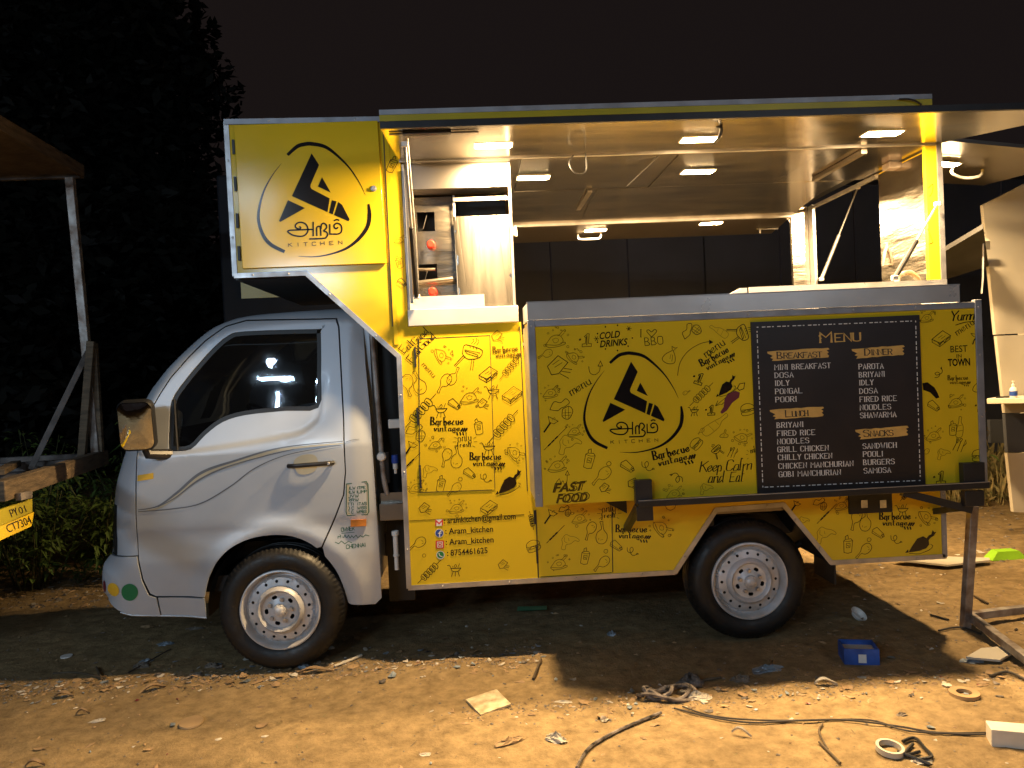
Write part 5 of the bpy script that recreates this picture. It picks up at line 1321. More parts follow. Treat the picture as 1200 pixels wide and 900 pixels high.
tree(-6.3, 9.5, 8.5, 3.2, 'tall dark tree furthest left behind the wooden flatbed frame')
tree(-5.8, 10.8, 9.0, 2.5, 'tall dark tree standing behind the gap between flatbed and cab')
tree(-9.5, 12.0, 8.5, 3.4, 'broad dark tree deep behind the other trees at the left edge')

# bushes
def leafblade(mb, c, a, L, w_, rs, droop=.25):
    up = Vector((0,0,1)); s_ = a.cross(up)
    if s_.length < .1: s_ = Vector((1,0,0))
    s_.normalize(); s_ = (s_ + up*rs.uniform(-.5,.5)).normalized(); i = len(mb.v)
    nrm = s_.cross(a)
    p1 = c+a*L*.45-up*L*droop*.15; p2 = c+a*L-up*L*droop
    fold = nrm*w_*.18
    mb.v += [tuple(c), tuple(p1+s_*w_/2+fold), tuple(p2), tuple(p1-s_*w_/2+fold), tuple(p1)]
    mb.f += [(i,i+1,i+4),(i+1,i+2,i+4),(i+2,i+3,i+4),(i+3,i,i+4)]; mb.m += [0]*4
def bush(x, y, r, h, label, n=700, seed=1):
    rs = random.Random(seed)
    t = thing('bush', label, 'bush', (x,y,0), group=None)
    st = MB(); lf = MB()
    for k in range(14):
        a = rs.uniform(0,6.28); R_ = r*sqrt(rs.uniform(.02,1)); hh = h*rs.uniform(.5,1.12)*(1-.25*(R_/r)**2)
        p0 = Vector((x+.35*R_*cos(a), y+.35*R_*sin(a), -.02)); p1 = Vector((x+R_*cos(a), y+R_*sin(a), hh))
        pm = p0.lerp(p1,.5)+Vector((rs.uniform(-.04,.04),rs.uniform(-.04,.04),.05))
        path = catmull([p0,pm,p1],5); st.tube(path, [.008-.005*i/(len(path)-1) for i in range(len(path))], 5)
        for _ in range(n//14):
            u = rs.uniform(.25,1.0); q = path[min(int(u*(len(path)-1)), len(path)-1)]
            d = Vector((rs.gauss(0,1),rs.gauss(0,1),rs.uniform(-.3,.7))).normalized()
            c = q+d*rs.uniform(.01,.11)
            leafblade(lf, c, d, rs.uniform(.06,.13), rs.uniform(.024,.046), rs, rs.uniform(.2,.8))
    st.build('stem', M['stem'], t); lf.build('foliage', M['leaf'], t, smooth=0, fixn=False, kind='stuff')
BL = [(-2.35,2.05,.50,.95,'leafy green bush nearest the front of the silver cab'),
      (-3.05,1.95,.50,.95,'leafy green bush behind the corner of the wooden flatbed tray'),
      (-3.75,2.1,.55,.98,'leafy green bush at the far left edge behind the flatbed tray'),
      (-2.9,2.8,.6,1.05,'darker bush behind the bush at the flatbed corner'),
      (-2.0,2.9,.55,1.02,'dim bush behind the door mirror and cab nose'),
      (-4.2,3.2,.7,1.15,'dim bush furthest back at the left edge'),
      (-1.75,2.15,.32,.62,'low bush tucked against the nose of the silver cab'),
      (-3.4,3.9,.8,1.2,'dark bush in the back row under the tall trees'),
      (-2.3,4.0,.7,1.15,'dark bush in the back row behind the cab')]
for i, (x,y,r,h,lab) in enumerate(BL): bush(x,y,r,h,lab,620 if i < 4 or i == 6 else 520,20+i)
def sprig(x, y, h, label, seed):
    rs = random.Random(seed); t = thing('seedling', label, 'plant', (x,y,0)); st = MB(); lf = MB()
    for k in range(4):
        p1 = Vector((x+rs.uniform(-.08,.08), y+rs.uniform(-.08,.08), h*rs.uniform(.6,1)))
        st.tube([(x,y,-.01), p1], [.004,.002], 5)
        for _ in range(12):
            q = Vector((x,y,0)).lerp(p1, rs.uniform(.25,1)); d = Vector((rs.gauss(0,1),rs.gauss(0,1),.2)).normalized()
            leafblade(lf, q, d, rs.uniform(.03,.06), rs.uniform(.012,.022), rs, .3)
    st.build('stem', M['stem'], t); lf.build('foliage', M['leaf'], t, smooth=0, fixn=False, kind='stuff')
for i, (px, py, h, lab) in enumerate(((58,628,.36,'spindly seedling under the flatbed number plate'),(100,668,.20,'small green weed on the soil left of the front bumper'),(92,680,.12,'tiny weed lying on the bank edge by the bumper'))):
    v = at(px,py,z=0.02); sprig(v.x, v.y, h, lab, 70+i)

# dry grass behind the right end
rs = random.Random(11); gr = MB()
for _ in range(2600):
    x = rs.uniform(3.9,7.5); y = rs.uniform(2.9,5.4); h = rs.uniform(.10,.42)
    a = rs.uniform(0,6.28); l = rs.uniform(.02,.16); w_ = rs.uniform(.003,.008)
    i = len(gr.v); gr.v += [(x-w_*sin(a),y+w_*cos(a),0),(x+w_*sin(a),y-w_*cos(a),0),(x+l*.4*cos(a)+w_*.7*sin(a),y+l*.4*sin(a),h*.6),(x+l*cos(a),y+l*sin(a),h*.95)]
    gr.f += [(i,i+1,i+2),(i,i+2,i+3)]; gr.m += [0,0]
gr.build('dry_grass', M['straw'], None, smooth=0, fixn=False, kind='stuff')
for i, (x, y, lab) in enumerate(((4.75,3.3,'scrubby bush behind the support leg at the right'),(5.5,3.6,'scrubby bush behind the white kiosk panel'))): bush(x, y, .45, .6, lab, 500, 90+i)

# ================================================================ FLATBED TRUCK WITH WOODEN FRAME, LEFT
fb = thing('flatbed_truck', 'flatbed truck with wooden frame canopy and yellow number plate at the left edge', 'truck', (-2.2,.9,0))
ZT = 1.05
c1 = Vector((-1.148,.716,ZT)); c0_ = Vector((-.93,-.62,ZT))   # outer corner, near corner out of frame
vx = Vector((-1.269,.64,ZT)); vb = Vector((-1.577,.453,ZT))
ext = lambda a, b, k: tuple(a+(b-a)*k)
MB().bar(c1, ext(c1,c0_,1.02), .05,.085).build('tray_rail', M['wood'], fb, bevel=.004)
back = (c1+Vector((-.03,.03,0)))
MB().bar(tuple(Vector((-1.18,.70,ZT))), (-3.6,-.05+.7,ZT), .05,.06).build('tray_rail', M['wood_grey'], fb, bevel=.004)
MB().bar((-1.20,.60,ZT-.015), (-3.5,.25,ZT-.015), .06,.05).build('tray_rail', M['wood_grey'], fb, bevel=.004)
MB().bar((-1.34,.05,ZT+.01), (-1.52,.50,ZT+.01), .05,.03).build('cross_batten', M['wood'], fb, bevel=.003)
for k in range(7):
    y = -.55+k*.16; x1 = -1.0-.20*k/7-.02
    MB().box((-3.5,y,ZT-.06),(x1-.02,y+.145,ZT-.035)).build('tray_board', M['wood_grey'], fb, bevel=.003)
pt = at(82,208,y=.60); pb_ = at(113,532,y=.62)
MB().bar(pt, (pb_.x,pb_.y,ZT), .045,.035).build('canopy_post', M['galv'], fb, bevel=.003)
w1 = at(111,398,y=.60); w2 = at(97,545,y=.60); w3 = at(120,536,y=.62); w4 = at(101,410,y=.62); w5 = at(33,552,y=.35)
MB().bar(at(107,400,y=.58), at(95,548,y=.56), .042,.03).build('wooden_prop', M['wood'], fb, bevel=.003)
MB().bar(at(110,402,y=.61), at(118,535,y=.63), .035,.03).build('wooden_prop', M['wood'], fb, bevel=.003)
MB().bar(at(103,412,y=.60), at(36,550,y=.45), .042,.03).build('wooden_brace', M['wood_grey'], fb, bevel=.003)
cc = at(90,202,y=.62)
MB().prism([(cc.x,.66),(cc.x+.08,-.9),(cc.x-3,-.9),(cc.x-3,.66)], cc.z+.005, cc.z+.05, 'z').build('canopy_roof', M['wood'], fb)
MB().bar((cc.x+.005,.675,cc.z+.02),(cc.x+.09,-.9,cc.z+.02), .02,.07).build('canopy_edge', M['wood'], fb)
MB().bar((cc.x,.685,cc.z+.02),(cc.x-3,.685,cc.z+.02), .03,.07).build('canopy_edge', M['wood_grey'], fb)
MB().box((-3.4,-.1,.45),(-2.0,.6,.98)).build('chassis_box', M['black_metal'], fb)
for y in (-.2,.5):
    MB().tube([(-2.6,y,.32),(-2.6,y+.2,.32)], .32, 28).build('wheel', M['rubber'], fb)
# number plate in two tiers, facing out along the tray edge
pl = at(-8,594,y=-.22); pr = at(33,574,y=.22)
def pq(px, py, off=0.):
    # plane through the tray edge
    A = Vector((c1.x+.01,c1.y,0)); Bv = Vector((c0_.x+.01,c0_.y,0)); n = Vector((Bv.y-A.y, -(Bv.x-A.x), 0)).normalized()
    A2 = A - n*off
    d = FWD + RGT*((px-600)/F) - UPV*((py-450)/F)
    t = (A2-CPV).dot(n)/d.dot(n); return CPV+d*t
n_ = Vector((c0_.y-c1.y, -(c0_.x-c1.x), 0)).normalized()
if n_.dot(CPV-c1) < 0: n_ = -n_
sgn_ = 1
def plate_quad(q, name, mt, th=.012):
    P = [pq(*p) for p in q]; mb = MB(); mb.add([tuple(p+n_*.02) for p in P]+[tuple(p+n_*(.02-th)) for p in P], [(0,1,2,3),(7,6,5,4),(0,4,5,1),(1,5,6,2),(2,6,7,3),(3,7,4,0)])
    return mb.build(name, M[mt], fb)
plate_quad([(-22,603),(32,585),(32,600),(-22,624)], 'number_plate', 'vinyl_edge')
np_ = plate_quad([(-22,624),(34,600.5),(31,617),(-22,641)], 'number_plate', 'vinyl')
class PlateP(Print):
    def _p(s, px, py, lift): return tuple(pq(px,py)+n_*(.0205+lift))
pp_ = PlateP(0)
pp_.text('PY01'[:2], 7.5, 606.5, 15, 603.5, 8.5, w=1.1); pp_.ttext('01', 17, 603, 25, 600, 8.5)
pp_.ttext('CT7304', 3, 625, 31.5, 613.5, 10)
pp_.build('plate_lettering', np_)
MB().bar(tuple(pq(12,583)+n_*.03), tuple(pq(26,580)+n_*.03), .02,.03).build('marker_lamp', M['wood_grey'], fb)

# ================================================================ SUPPORT FRAME, RIGHT
sf = thing('support_frame', 'rusty galvanised pipe frame with an upright leg standing right of the truck', 'metal frame', (3.51,.03,0))
bx0 = at(1131,733,z=.012)
lt = at(1138.5,592,y=.02)
MB().bar((bx0.x,bx0.y,.0),(lt.x,.01,lt.z), .042,.042).build('upright_leg', M['galv'], sf, bevel=.004)
r1 = at(1200,714,z=.05); r2 = at(1200,771,z=.05); r0 = at(1133,722,z=.05)
MB().bar((r0.x,r0.y,.05), tuple(Vector((r0.x,r0.y,.05)).lerp(Vector((r1.x,r1.y,.05)),1.6)), .04,.04).build('base_bar', M['galv'], sf, bevel=.004)
MB().bar((r0.x+.01,r0.y-.02,.052), tuple(Vector((r0.x,r0.y,.05)).lerp(Vector((r2.x,r2.y,.05)),1.6)), .04,.04).build('base_bar', M['galv'], sf, bevel=.004)

# ================================================================ KIOSK, RIGHT EDGE
KY = 1.15
ks = thing('food_kiosk', 'cream panelled kiosk with a folding counter at the right edge of the photo', 'kiosk', (5.2,KY+.8,0))
def kq(q, name, mt, y, th=.03, par=ks):
    P = [at(px,py,y=y) for px, py in q]; mb = MB(); n = len(P)
    return MB().prism([(p.x,p.z) for p in P], y, y+th).build(name, M[mt], par)
kq([(1152,240),(1260,185),(1262,388),(1167,392)], 'upper_panel', 'beige', KY)
kq([(1168,393.5),(1262,390),(1264,482),(1178,484)], 'middle_panel', 'beige', KY+.006)
kq([(1178,485),(1264,483),(1266,530),(1181,530)], 'under_counter_shade', 'wall_grey', KY+.01)  # shade below the counter put into this panel's dark grey colour
kq([(1180.5,531),(1266,531),(1268,604),(1188,600)], 'skirt_panel', 'cream', KY+.002)
MB().box((5.0,KY+.05,.35),(6.6,KY+.45,2.35)).build('kiosk_body', M['cream'], ks)
for x in (5.6,6.4): MB().tube([(x,KY+.1,.3),(x,KY+.3,.3)], .3, 24).build('wheel', M['rubber'], ks)
k0 = at(1158,467,y=KY-.15)
ct = MB().prism([(k0.x-.01,KY-.15),(k0.x+.35,KY-.42),(5.6,KY-.42),(5.6,KY-.005),(k0.x+.18,KY-.005)], k0.z-.035, k0.z, 'z').build('counter', M['cream'], ks, bevel=.003)
kq([(1160,492),(1178,492),(1181,519),(1161,519)], 'green_box_panel', 'navy', KY+.35)
# raised flap of the kiosk with its dark underside
aw = MB(); a0 = at(1096,303,y=.9); a1 = at(1151,268,y=.9)
aw.add([tuple(at(1098,300,y=1.0)),tuple(at(1152,268,y=.75)),tuple(at(1158,312,y=1.15)),tuple(at(1100,330,y=1.9)),
        tuple(at(1098,300,y=1.0)+Vector((0,0,.03))),tuple(at(1152,268,y=.75)+Vector((0,0,.03))),tuple(at(1158,312,y=1.15)+Vector((0,0,.03))),tuple(at(1100,330,y=1.9)+Vector((0,0,.03)))],
       [(0,1,2,3),(7,6,5,4),(0,4,5,1),(1,5,6,2),(2,6,7,3),(3,7,4,0)])
aw.build('raised_flap', M['dark_in'], ks)
lq = [at(1129,293,y=1.05),at(1146,283,y=1.0),at(1158,283,y=1.0),at(1158,293,y=1.05)]
MB().add([tuple(p-Vector((0,.02,0))) for p in lq]+[tuple(p+Vector((0,.0,.02))) for p in lq], [(0,1,2,3),(7,6,5,4),(0,4,5,1),(1,5,6,2),(2,6,7,3),(3,7,4,0)]).build('flap_panel', M['beige'], ks)
MB().tube([at(1152.5,272,y=.9),at(1152,325,y=.9),at(1150.5,344,y=.9)], .006, 6).build('hanging_rod', M['alu'], ks)
# pump bottle on the kiosk counter
bt = at(1188,473,y=KY-.22)
bo_ = thing('pump_bottle', 'small white hand sanitiser pump bottle standing on the kiosk counter', 'bottle', (bt.x,KY-.22,k0.z))
MB().lathe([(0,0),(.020,0),(.022,.008),(.022,.055),(.017,.066),(.009,.070),(.009,.080)], (bt.x,KY-.22,k0.z), 'z', 20).build('bottle_body', M['white_pl'], bo_)
MB().lathe([(.0225,.015),(.0228,.015),(.0228,.045),(.0225,.045)], (bt.x,KY-.22,k0.z), 'z', 20).build('bottle_label', M['icon_blue'], bo_)
MB().lathe([(.010,.080),(.010,.088),(.004,.090),(.004,.104),(.008,.105),(.008,.110),(0,.110)], (bt.x,KY-.22,k0.z), 'z', 14).build('pump_head', M['white_pl'], bo_)
b2 = at(1166,467,y=KY-.15)
tag(MB().bar((b2.x,KY-.16,k0.z+.006),(b2.x+.09,KY-.18,k0.z+.006), .012,.010).build('pen', M['black'], None), 'small dark pen lying on the left end of the kiosk counter', 'pen')

# ================================================================ THINGS LYING ON THE GROUND
def G(px, py): 
    v = at(px, py, z=0.); 
    for _ in range(3): v = at(px, py, z=gz(v.x, v.y))
    return v
def single(mb, name, mt, label, cat, group=None, **k):
    o = mb.build(name, M[mt] if isinstance(mt, str) else mt, None, **k)
    # move the origin to the thing's base
    xs = [v.co for v in o.data.vertices]; c = sum(xs, Vector())/len(xs); c.z = min(v.z for v in xs)
    o.data.transform(Matrix.Translation(-c)); o.location = c
    return tag(o, label, cat, group)
M['blue_card'] = mat('blue_card', (.03,.10,.42), .5, var=.25, vscale=14)
M['blue_in'] = mat('grey_card', (.45,.42,.38), .7)
M['green_tray'] = mat('bright_green_plastic', (.30,.62,.03), .4)
M['tile'] = mat('speckled_pale_tile', (.62,.53,.36), .6, var=.4, vscale=22, col2=(.30,.22,.12))
M['paper'] = mat('crumpled_paper', (.55,.50,.42), .8, var=.3, vscale=9)
M['cardb'] = mat('brown_cardboard', (.36,.24,.12), .8, var=.2)
M['black_wire'] = mat('dusty_black_cable', (.045,.037,.03), .6, var=.2)
M['cloth'] = mat('dirty_rag', (.20,.17,.15), .95, var=.5, vscale=30)
M['white_wood'] = mat('white_painted_block', (.72,.66,.55), .6, var=.12, vscale=7)
M['dry_leaf'] = mat('dry_leaf', (.34,.22,.11), .7, var=.3)
M['stone'] = mat('stone', (.20,.165,.13), .85, var=.3, vscale=20, bump=.4)
M['foil'] = mat('blue_grey_wrapper', (.30,.36,.42), .35, .2, var=.4, vscale=20)
M['gtape'] = mat('green_tape', (.05,.30,.16), .5, var=.1)
# blue tray box
a = G(1010,776); Rm = Matrix.Translation((a.x,a.y+.03,a.z)) @ Matrix.Rotation(RAD(-14),4,'Z')
bb = thing('blue_box', 'small open blue card box lying on the shaded dirt under the counter', 'box', (a.x,a.y+.03,a.z))
w_, d_, h_ = .155,.13,.075
o1 = MB(); 
for lo, hi in (((-w_/2,-d_/2,0),(w_/2,-d_/2+.004,h_)),((-w_/2,d_/2-.004,0),(w_/2,d_/2,h_)),((-w_/2,-d_/2+.004,0),(-w_/2+.004,d_/2-.004,h_)),((w_/2-.004,-d_/2+.004,0),(w_/2,d_/2-.004,h_))): o1.box(lo, hi, Rm)
o1.build('box_wall', M['blue_card'], bb); MB().box((-w_/2+.005,-d_/2+.005,.001),(w_/2-.005,d_/2-.005,.052), Rm).build('box_lining', M['blue_in'], bb)
MB().box((-.015,-d_/2-.0015,.01),(.02,-d_/2-.0002,.05), Rm).build('box_label', M['icon_white'], bb)
# bright green tray
a = G(1178,654); gt = MB(); L1 = [(-.10,-.05),(.10,-.05),(.09,.06),(-.09,.06)]
gt.add([(a.x+x*1.25,a.y+y,a.z) for x,y in L1]+[(a.x+x*.75,a.y+y*.7,a.z+.055) for x,y in L1], [(0,1,5,4),(1,2,6,5),(2,3,7,6),(3,0,4,7),(4,5,6,7)])
single(gt, 'plastic_tray', 'green_tray', 'bright lime green plastic tray upside down on the lit dirt', 'tray', smooth=0)
# pale board under the rear corner
q = [G(1043,661),G(1075,657),G(1160,660),G(1160,663),G(1110,668.5),G(1060,664)]
single(MB().prism([(p.x,p.y) for p in q], .02, .032, 'z'), 'pale_board', 'cream', 'long pale board lying on the dirt behind the rear corner of the truck', 'board', smooth=0)
# tile
q = [G(546,822.5),G(582,812),G(599,828),G(563,839)]
cz = max(p.z for p in q)
single(MB().prism([(p.x,p.y) for p in q], cz-.004, cz+.006, 'z'), 'floor_tile', 'tile', 'square pale speckled tile lying on the dirt in the foreground', 'tile', smooth=0, bevel=.001)
# lids, tape rolls
def ringat(px, py, R_, r_, h, name, mt, label, cat, tilt=(0,0)):
    a = G(px,py); Rr = Matrix.Translation((a.x,a.y,a.z+h*.5+.002)) @ Matrix.Rotation(tilt[0],4,'X') @ Matrix.Rotation(tilt[1],4,'Y')
    mb = MB().lathe([(r_,-h/2),(R_,-h/2),(R_,h/2),(r_,h/2),(r_,-h/2)], (0,0,0), 'z', 28); mb.v = [tuple(Rr @ Vector(p)) for p in mb.v]
    return single(mb, name, mt, label, cat)
ringat(1130,815,.058,.030,.014,'tape_roll','cardb','flat brown cardboard tape core on the dirt at the lower right','tape roll')
ringat(1043,881,.048,.038,.020,'tape_roll','cream','pale empty tape ring beside the black wires in the foreground','tape roll',(.12,.05))
a = G(224,849); mb = MB().lathe([(0,.010),(.048,.010),(.052,.004),(.050,0)], (0,0,0), 'z', 24); Rr = Matrix.Translation((a.x,a.y,a.z+.004)) @ Matrix.Rotation(.10,4,'X'); mb.v = [tuple(Rr @ Vector(p)) for p in mb.v]
single(mb, 'round_lid', 'cardb', 'brown round lid lying on the dirt at lower left', 'lid')
a = G(1004,725); mb = MB().lathe([(0,0),(.030,0),(.042,.022),(.046,.022),(.046,.026)], (0,0,0), 'z', 20); Rr = Matrix.Translation((a.x,a.y,a.z+.012)) @ Matrix.Rotation(.55,4,'X') @ Matrix.Rotation(.4,4,'Y'); mb.v = [tuple(Rr @ Vector(p)) for p in mb.v]
single(mb, 'plastic_cup_lid', 'white_pl', 'grey-white plastic lid in the shade behind the blue box', 'lid', smooth=40)
ringat(414,782,.028,.004,.004,'bottle_cap_disc','cardb','small round washer on the lit dirt right of the front wheel','disc')
ringat(78,770,.030,.0,.006,'bottle_cap_disc','white_pl','pale disc in the shaded dirt left of the front wheel','disc')
# white painted block at the right edge
a = G(1163,872); b = G(1225,893)
single(MB().bar((a.x,a.y+.02,a.z+.03),(a.x+.34,a.y-.11,a.z+.03), .075,.065), 'wooden_block', 'white_wood', 'white painted timber block at the lower right corner of the ground', 'wood block', bevel=.003)
# green tape strip
q = [G(606,719.5),(G(641,718)),G(641,714),G(607,715)]
single(MB().add([(p.x,p.y,p.z+.022) for p in q]+[(p.x,p.y,p.z+.018) for p in q], [(0,1,2,3),(7,6,5,4)]), 'tape_strip', 'gtape', 'straight strip of green tape on the ground under the truck', 'tape', smooth=0)
# crumpled pieces
def crumple(px, py, rx, ry, h, mt, name, label, cat, seed, ang=0.):
    rs = random.Random(seed); a = G(px,py); mb = MB(); n, m_ = 14, 7; vs = []
    for i in range(m_):
        ph = pi/2*i/(m_-1)
        for k in range(n):
            th = 2*pi*k/n; f = 1+rs.uniform(-.35,.35)
            x = rx*cos(th)*cos(ph)*f; y = ry*sin(th)*cos(ph)*f; z = h*sin(ph)*(1+rs.uniform(-.5,.4))*(.5 if i < m_-1 else .6)
            vs.append((a.x+x*cos(ang)-y*sin(ang), a.y+x*sin(ang)+y*cos(ang), a.z+max(-.002, z)))
    fs = [(i*n+k, i*n+(k+1)%n, (i+1)*n+(k+1)%n, (i+1)*n+k) for i in range(m_-1) for k in range(n)]
    fs.append(tuple((m_-1)*n+k for k in range(n)))
    return single(mb.add(vs, fs), name, mt, label, cat, smooth=0)
crumple(652,868,.045,.022,.05,'paper','crumpled_paper','crumpled white paper with a dark fold in the foreground centre','paper',1,-.6)
crumple(597,870,.055,.022,.035,'cardb','crumpled_bag','crumpled tan bag on the dirt left of the crumpled white paper','bag',2,.4)
crumple(717,744,.022,.020,.035,'foil','crumpled_wrapper','crumpled silver wrapper in the shade under the middle of the truck','wrapper',3)
crumple(898,785,.075,.030,.035,'foil','plastic_sheet_scrap','grey crumpled plastic in the shade in front of the rear wheel','plastic',4,.3)
crumple(355,783,.030,.026,.045,'foil','crumpled_foil','small ball of foil at the foot of the front tyre','foil',5)
crumple(194,755,.045,.028,.022,'foil','glass_shard','pale blue wrapper in the shade left of the front tyre','wrapper',6)
crumple(172,775,.035,.020,.02,'foil','wrapper_scrap','dark grey scrap between the bumper and the soil ridge','scrap',7)
crumple(115,845,.035,.018,.015,'paper','wrapper_scrap','small blue and white scrap on the lit dirt at lower left','scrap',8,.4)
crumple(660,823,.045,.016,.012,'paper','paper_scrap','pale torn strip on the dirt right of the tile','paper',9,-.2)
crumple(498,884,.022,.014,.008,'paper','paper_scrap','small pale square scrap at the bottom centre left','paper',10)
crumple(388,760,.018,.016,.02,'paper','paper_scrap','red and white scrap leaning against the front tyre','paper',11)
crumple(172,735,.040,.02,.02,'dry_leaf','soil_clod','dark clod under the front bumper','clod',12)
crumple(818,800,.030,.02,.03,'cloth','rag','small dark rag behind the coiled cable','rag',13)
crumple(1140,775,.05,.03,.02,'foil','clear_bag','clear crumpled bag under the support frame base','bag',14)
q = [G(1132,776),G(1172,778.5),G(1192,768),G(1190,762),G(1150,765)]
single(MB().prism([(p.x,p.y) for p in q], .012, .022, 'z'), 'cream_offcut', 'cream', 'cream board offcut under the support frame base bars', 'offcut', smooth=0)
crumple(228,781-44,.05,.02,.02,'stone','stone','flat stone in the shade in front of the front tyre','stone',15)
for i, (px, py, s_, lab) in enumerate(((166,781,.040,'grey stone at the edge of the light left of the tyre'),(248,781,.035,'grey stone just left of the front tyre contact'),(229,792,.030,'brown clod on the lit ridge left of the tyre'),(1057,838,.02,'dark pebble on the open dirt at lower right'),(868,797,.045,'brown broken clod right of the cable coil'))):
    crumple(px,py,s_,s_*.7,s_*.9,'stone','stone',lab,'stone',40+i)
# dry leaves, sticks
def leafthing(px, py, L, ang, label, mt='dry_leaf', wd=.35):
    a = G(px,py); mb = MB(); n = 8; vs = []
    for i in range(n+1):
        t = i/n; ww = L*wd*sin(pi*t)**.8*.5; x = L*(t-.5); z = .004+.014*sin(pi*t)+.006*sin(5*t)
        for s_ in (-1,0,1): vs.append((a.x+x*cos(ang)-s_*ww*sin(ang), a.y+x*sin(ang)+s_*ww*cos(ang), a.z+z+(.010 if s_ else 0)))
    fs = []
    for i in range(n):
        for k in (0,1): fs.append((i*3+k,i*3+k+1,(i+1)*3+k+1,(i+1)*3+k))
    single(mb.add(vs, fs), 'dry_leaf', mt, label, 'leaf', smooth=60)
leafthing(75,818,.085,.15,'pale dry leaf at the far lower left')
leafthing(97,838,.055,.3,'small tan dry leaf right of the pale leaf')
leafthing(181,809,.10,.6,'curled dry leaf with a dark shadow on the soil ridge')
leafthing(370,789,.17,.08,'long tan strip of bark by the foot of the front tyre', wd=.22)
leafthing(968,803,.10,-.1,'curved pale peel at the shadow edge near the blue box', 'cream', .3)
leafthing(869,862,.075,-.5,'short pale splinter lying below the black cable', 'cream', .18)
leafthing(41,899,.07,.2,'dry leaf at the bottom left edge')
leafthing(903,780,.06,.9,'dry leaf on the grey plastic in front of the rear wheel')
def stick(pts, r, mt, name, label, cat):
    P = [G(*p)+Vector((0,0,r+.003+(p[2] if len(p) > 2 else 0))) for p in [(q[0],q[1]) for q in pts]]
    single(MB().tube(catmull(P,4), r, 6), name, mt, label, cat)
stick([(62,791),(90,790),(125,797)], .005,'wood','stick','thin crooked stick on the soil ridge at left','stick')
stick([(113,784),(119,797)], .006,'wood','stick','short stick standing on the ridge below the bumper','stick')
stick([(392,783),(410,776),(424,770)], .007,'cream','stick','pale stick pointing up right from the front tyre','stick')
stick([(625,798),(634,775)], .007,'wood','stick','upright leaning stick beside the shadow corner','stick')
stick([(800,803),(845,796)], .006,'wood','stick','thin stick crossing the cable coil','stick')
stick([(970,880),(960,860),(964,850)], .004,'wood','stick','forked twig in the foreground below the cable','twig')
stick([(960,872),(985,897)], .005,'wood','stick','straight twig crossing the forked twig','twig')
stick([(1142,700),(1158,709)], .006,'wood','stick','splinter of wood behind the frame base bar','stick')
stick([(1090,722),(1112,728)], .005,'black','stick','short dark twig left of the upright leg','twig')
stick([(200,762),(150,790),(110,770)][:2], .004,'bark','stick','dark twig in the shade under the cab door','twig')
# cable
def cable(pts, r, mt, name, label, cat):
    P = [G(*p)+Vector((0,0,r+.004)) for p in pts]
    single(MB().tube(catmull(P,6), r, 6), name, mt, label, cat)
cable([(676,903),(690,880),(715,864),(745,850),(775,838)], .0065,'cloth','dirty_cable','thick dirty brown cable running from the coil to the bottom edge','cable')
cable([(790,832),(830,842),(880,849),(930,847),(990,846),(1050,853),(1100,861),(1160,861)], 0.0038,'black_wire','black_cable','long thin black cable crossing the foreground to the white block','cable')
cable([(800,830),(835,841),(890,846),(960,846),(1020,846),(1060,858),(1110,862),(1155,863)], 0.0034,'black_wire','black_cable','second black cable twisted beside the long one','cable')
rs = random.Random(3)
a = G(795,818)
for j, (rx, ry, dx, lab) in enumerate(((.13,.05,-.05,'largest loop of the dirty brown cable coil'),(.09,.045,-.04,'smaller loop inside the brown cable coil'),(.06,.04,-.09,'left loop of the brown cable coil'))):
    P = [(a.x+dx+rx*cos(t*.5)+rs.uniform(-.006,.006), a.y+ry*sin(t*.5)+rs.uniform(-.006,.006), gz(a.x,a.y)+.022+.006*j+.018*sin(t+j)) for t in range(13)]
    single(MB().tube(catmull(P,3,True), .009, 6, closed=True), 'cable_loop', 'cloth', lab, 'cable')
crumple(808,803,.05,.04,.085,'cloth','rag','knotted striped rag on top of the cable coil','rag',21)
crumple(818,818,.05,.025,.045,'paper','rag','pale frayed rag end in front of the cable coil','rag',22)
for j, pts in enumerate((( (1058,872),(1072,868),(1084,880),(1092,890),(1075,893) ),((1052,884),(1068,890),(1090,899)),((1070,875),(1060,888),(1078,884)))):
    cable(pts, .006,'black','wire_scrap',('tangled black wire beside the pale tape ring','short straight black wire end below the tangle','small black wire crossing the tangle')[j],'wire')
crumple(1080,893,.035,.018,.02,'paper','wire_wrapper','torn wrapper among the black wires at bottom right','wrapper',31)
cable([(1150,742),(1170,748),(1180,760),(1168,772),(1140,768)], .006,'black_wire','black_cable','black cable curled under the support frame','cable')
cable([(1100,741),(1125,737),(1150,745)], .005,'black_wire','black_cable','black cable end left of the support frame foot','cable')
cable([(1160,795),(1180,790),(1200,798),(1215,805)], .006,'black_wire','black_cable','black wire at the right edge above the white block','cable')

# uncountable debris: chips, dust clods, straw
rs = random.Random(17)
def chips(n, region, name, mt, smin, smax, long_=1.):
    mb = MB()
    for _ in range(n):
        x, y = region(rs); z = gz(x, y); s_ = rs.uniform(smin, smax)*rs.uniform(.5,1); a = rs.uniform(0,6.28); L = s_*rs.uniform(1,long_)
        t = rs.uniform(-.3,.3); k = rs.choice((3,4,5)); i = len(mb.v)
        h = s_*.35
        for q in range(k):
            b = 2*pi*q/k+rs.uniform(-.3,.3); u, v = L*cos(b)*.5, s_*sin(b)*.5
            mb.v.append((x+u*cos(a)-v*sin(a), y+u*sin(a)+v*cos(a), z+.001+t*u*.5))
        mb.v.append((x+rs.uniform(-.2,.2)*s_, y, z+h))
        for q in range(k): mb.f.append((i+q, i+(q+1)%k, i+k)); mb.m.append(0)
    return mb.build(name, M[mt], None, smooth=0, fixn=False, kind='stuff')
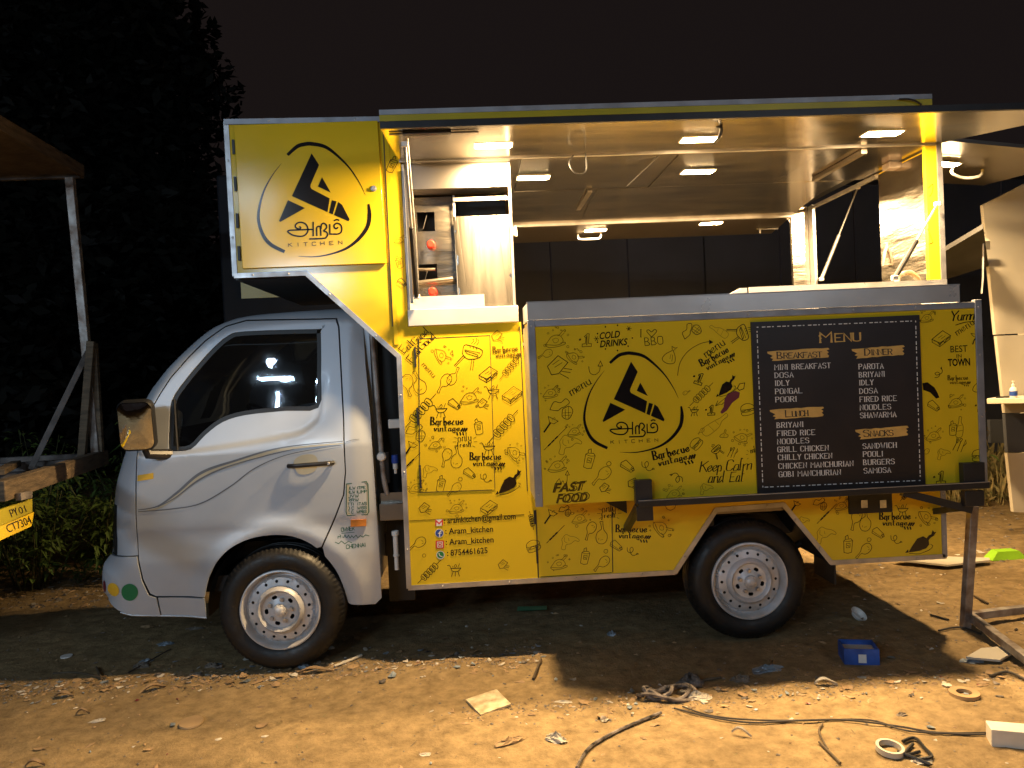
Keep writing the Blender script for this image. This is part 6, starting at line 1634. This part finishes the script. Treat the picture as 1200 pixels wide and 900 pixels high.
def band(r):
    u = r.random()
    if u < .34: return (r.uniform(-2.2,1.3), r.gauss(-.08,.08)+.06)
    if u < .50: return (r.uniform(.9,3.6), r.gauss(-.58,.07))
    if u < .62: return (r.uniform(2.8,4.3), r.uniform(-.6,1.8))
    return (r.uniform(-2.6,4.0), r.uniform(-1.9,1.9))
def back(r): return (r.uniform(3.2,6.0), r.uniform(1.0,4.2))
def bank(r): return (r.uniform(-3.4,-1.5), r.uniform(1.4,2.6))
chips(5000, band, 'soil_crumbs', 'stone', .004, .020)
chips(1700, band, 'dry_chips', 'dry_leaf', .006, .028, 3)
chips(330, band, 'paper_bits', 'paper', .006, .024, 2.5)
chips(900, lambda r: (r.uniform(-2.6,4.0), r.gauss(-.1,.5)), 'straw_bits', 'straw', .003, .006, 14)
chips(500, back, 'rubble', 'stone', .01, .05, 2); chips(300, back, 'dry_straw', 'straw', .006, .014, 14)
chips(500, bank, 'rubble', 'stone', .01, .05, 2); chips(200, bank, 'dry_chips', 'dry_leaf', .02, .06, 2.5)

def scraps(n, region, name, mt, smin, smax, seed):
    """torn flat scraps, each a bent irregular sheet"""
    r = random.Random(seed); mb = MB()
    for _ in range(n):
        x, y = region(r); s_ = r.uniform(smin, smax); a = r.uniform(0,6.28); el = r.uniform(.35,1.); z = gz(x,y)+.002
        k = r.choice((5,6,7)); i = len(mb.v); ti = r.uniform(-.35,.35); cu = r.uniform(0,.5)
        mb.v.append((x,y,z+.004))
        for q in range(k):
            b = 2*pi*q/k; f = r.uniform(.55,1.1); u, v = s_*f*cos(b)*.5, s_*f*sin(b)*.5*el
            mb.v.append((x+u*cos(a)-v*sin(a), y+u*sin(a)+v*cos(a), z+max(0,ti*u)+cu*abs(u)*r.uniform(.3,1)))
        for q in range(k): mb.f.append((i, i+1+q, i+1+(q+1)%k)); mb.m.append(0)
    return mb.build(name, M[mt], None, smooth=0, fixn=False, kind='stuff')
def ridge(r):
    u = r.random()
    if u < .55: return (r.uniform(-1.6,1.3), r.gauss(.0,.10))
    if u < .75: return (r.uniform(1.4,3.6), r.gauss(-.60,.10))
    return (r.uniform(-2.0,3.8), r.uniform(-1.7,.9))
scraps(110, ridge, 'paper_scraps', 'paper', .015, .055, 1)
scraps(170, ridge, 'leaf_scraps', 'dry_leaf', .02, .07, 2)
scraps(90, ridge, 'wrapper_scraps', 'foil', .015, .06, 3)
scraps(90, ridge, 'dark_scraps', 'cloth', .015, .05, 4)
scraps(14, ridge, 'red_scraps', 'sticker_m', .01, .03, 5)
scraps(120, back, 'paper_scraps', 'paper', .02, .08, 6)
scraps(60, bank, 'paper_scraps', 'paper', .02, .07, 7)

chips(900, ridge, 'twig_bits', 'wood', .003, .006, 16)

GR = {'tree':'dark trees behind the yard','bush':'bushes growing behind the vehicles','seedling':'small weeds by the front bumper','dry_leaf':'dry leaves lying on the dirt',
      'stone':'stones lying on the dirt','stick':'sticks and twigs on the ground','black_cable':'black cables lying on the ground','cable_loop':'loops of the dirty cable coil',
      'tape_roll':'tape rings on the ground','wire_scrap':'black wires by the tape ring','rag':'rags by the cable coil','paper_scrap':'paper scraps on the dirt','wrapper_scrap':'small wrapper scraps','bottle_cap_disc':'small discs on the ground'}
for o in bpy.data.objects:
    if o.parent is None and o.get('category'):
        b = o.name.split('.')[0]
        if b in GR: o['group'] = GR[b]
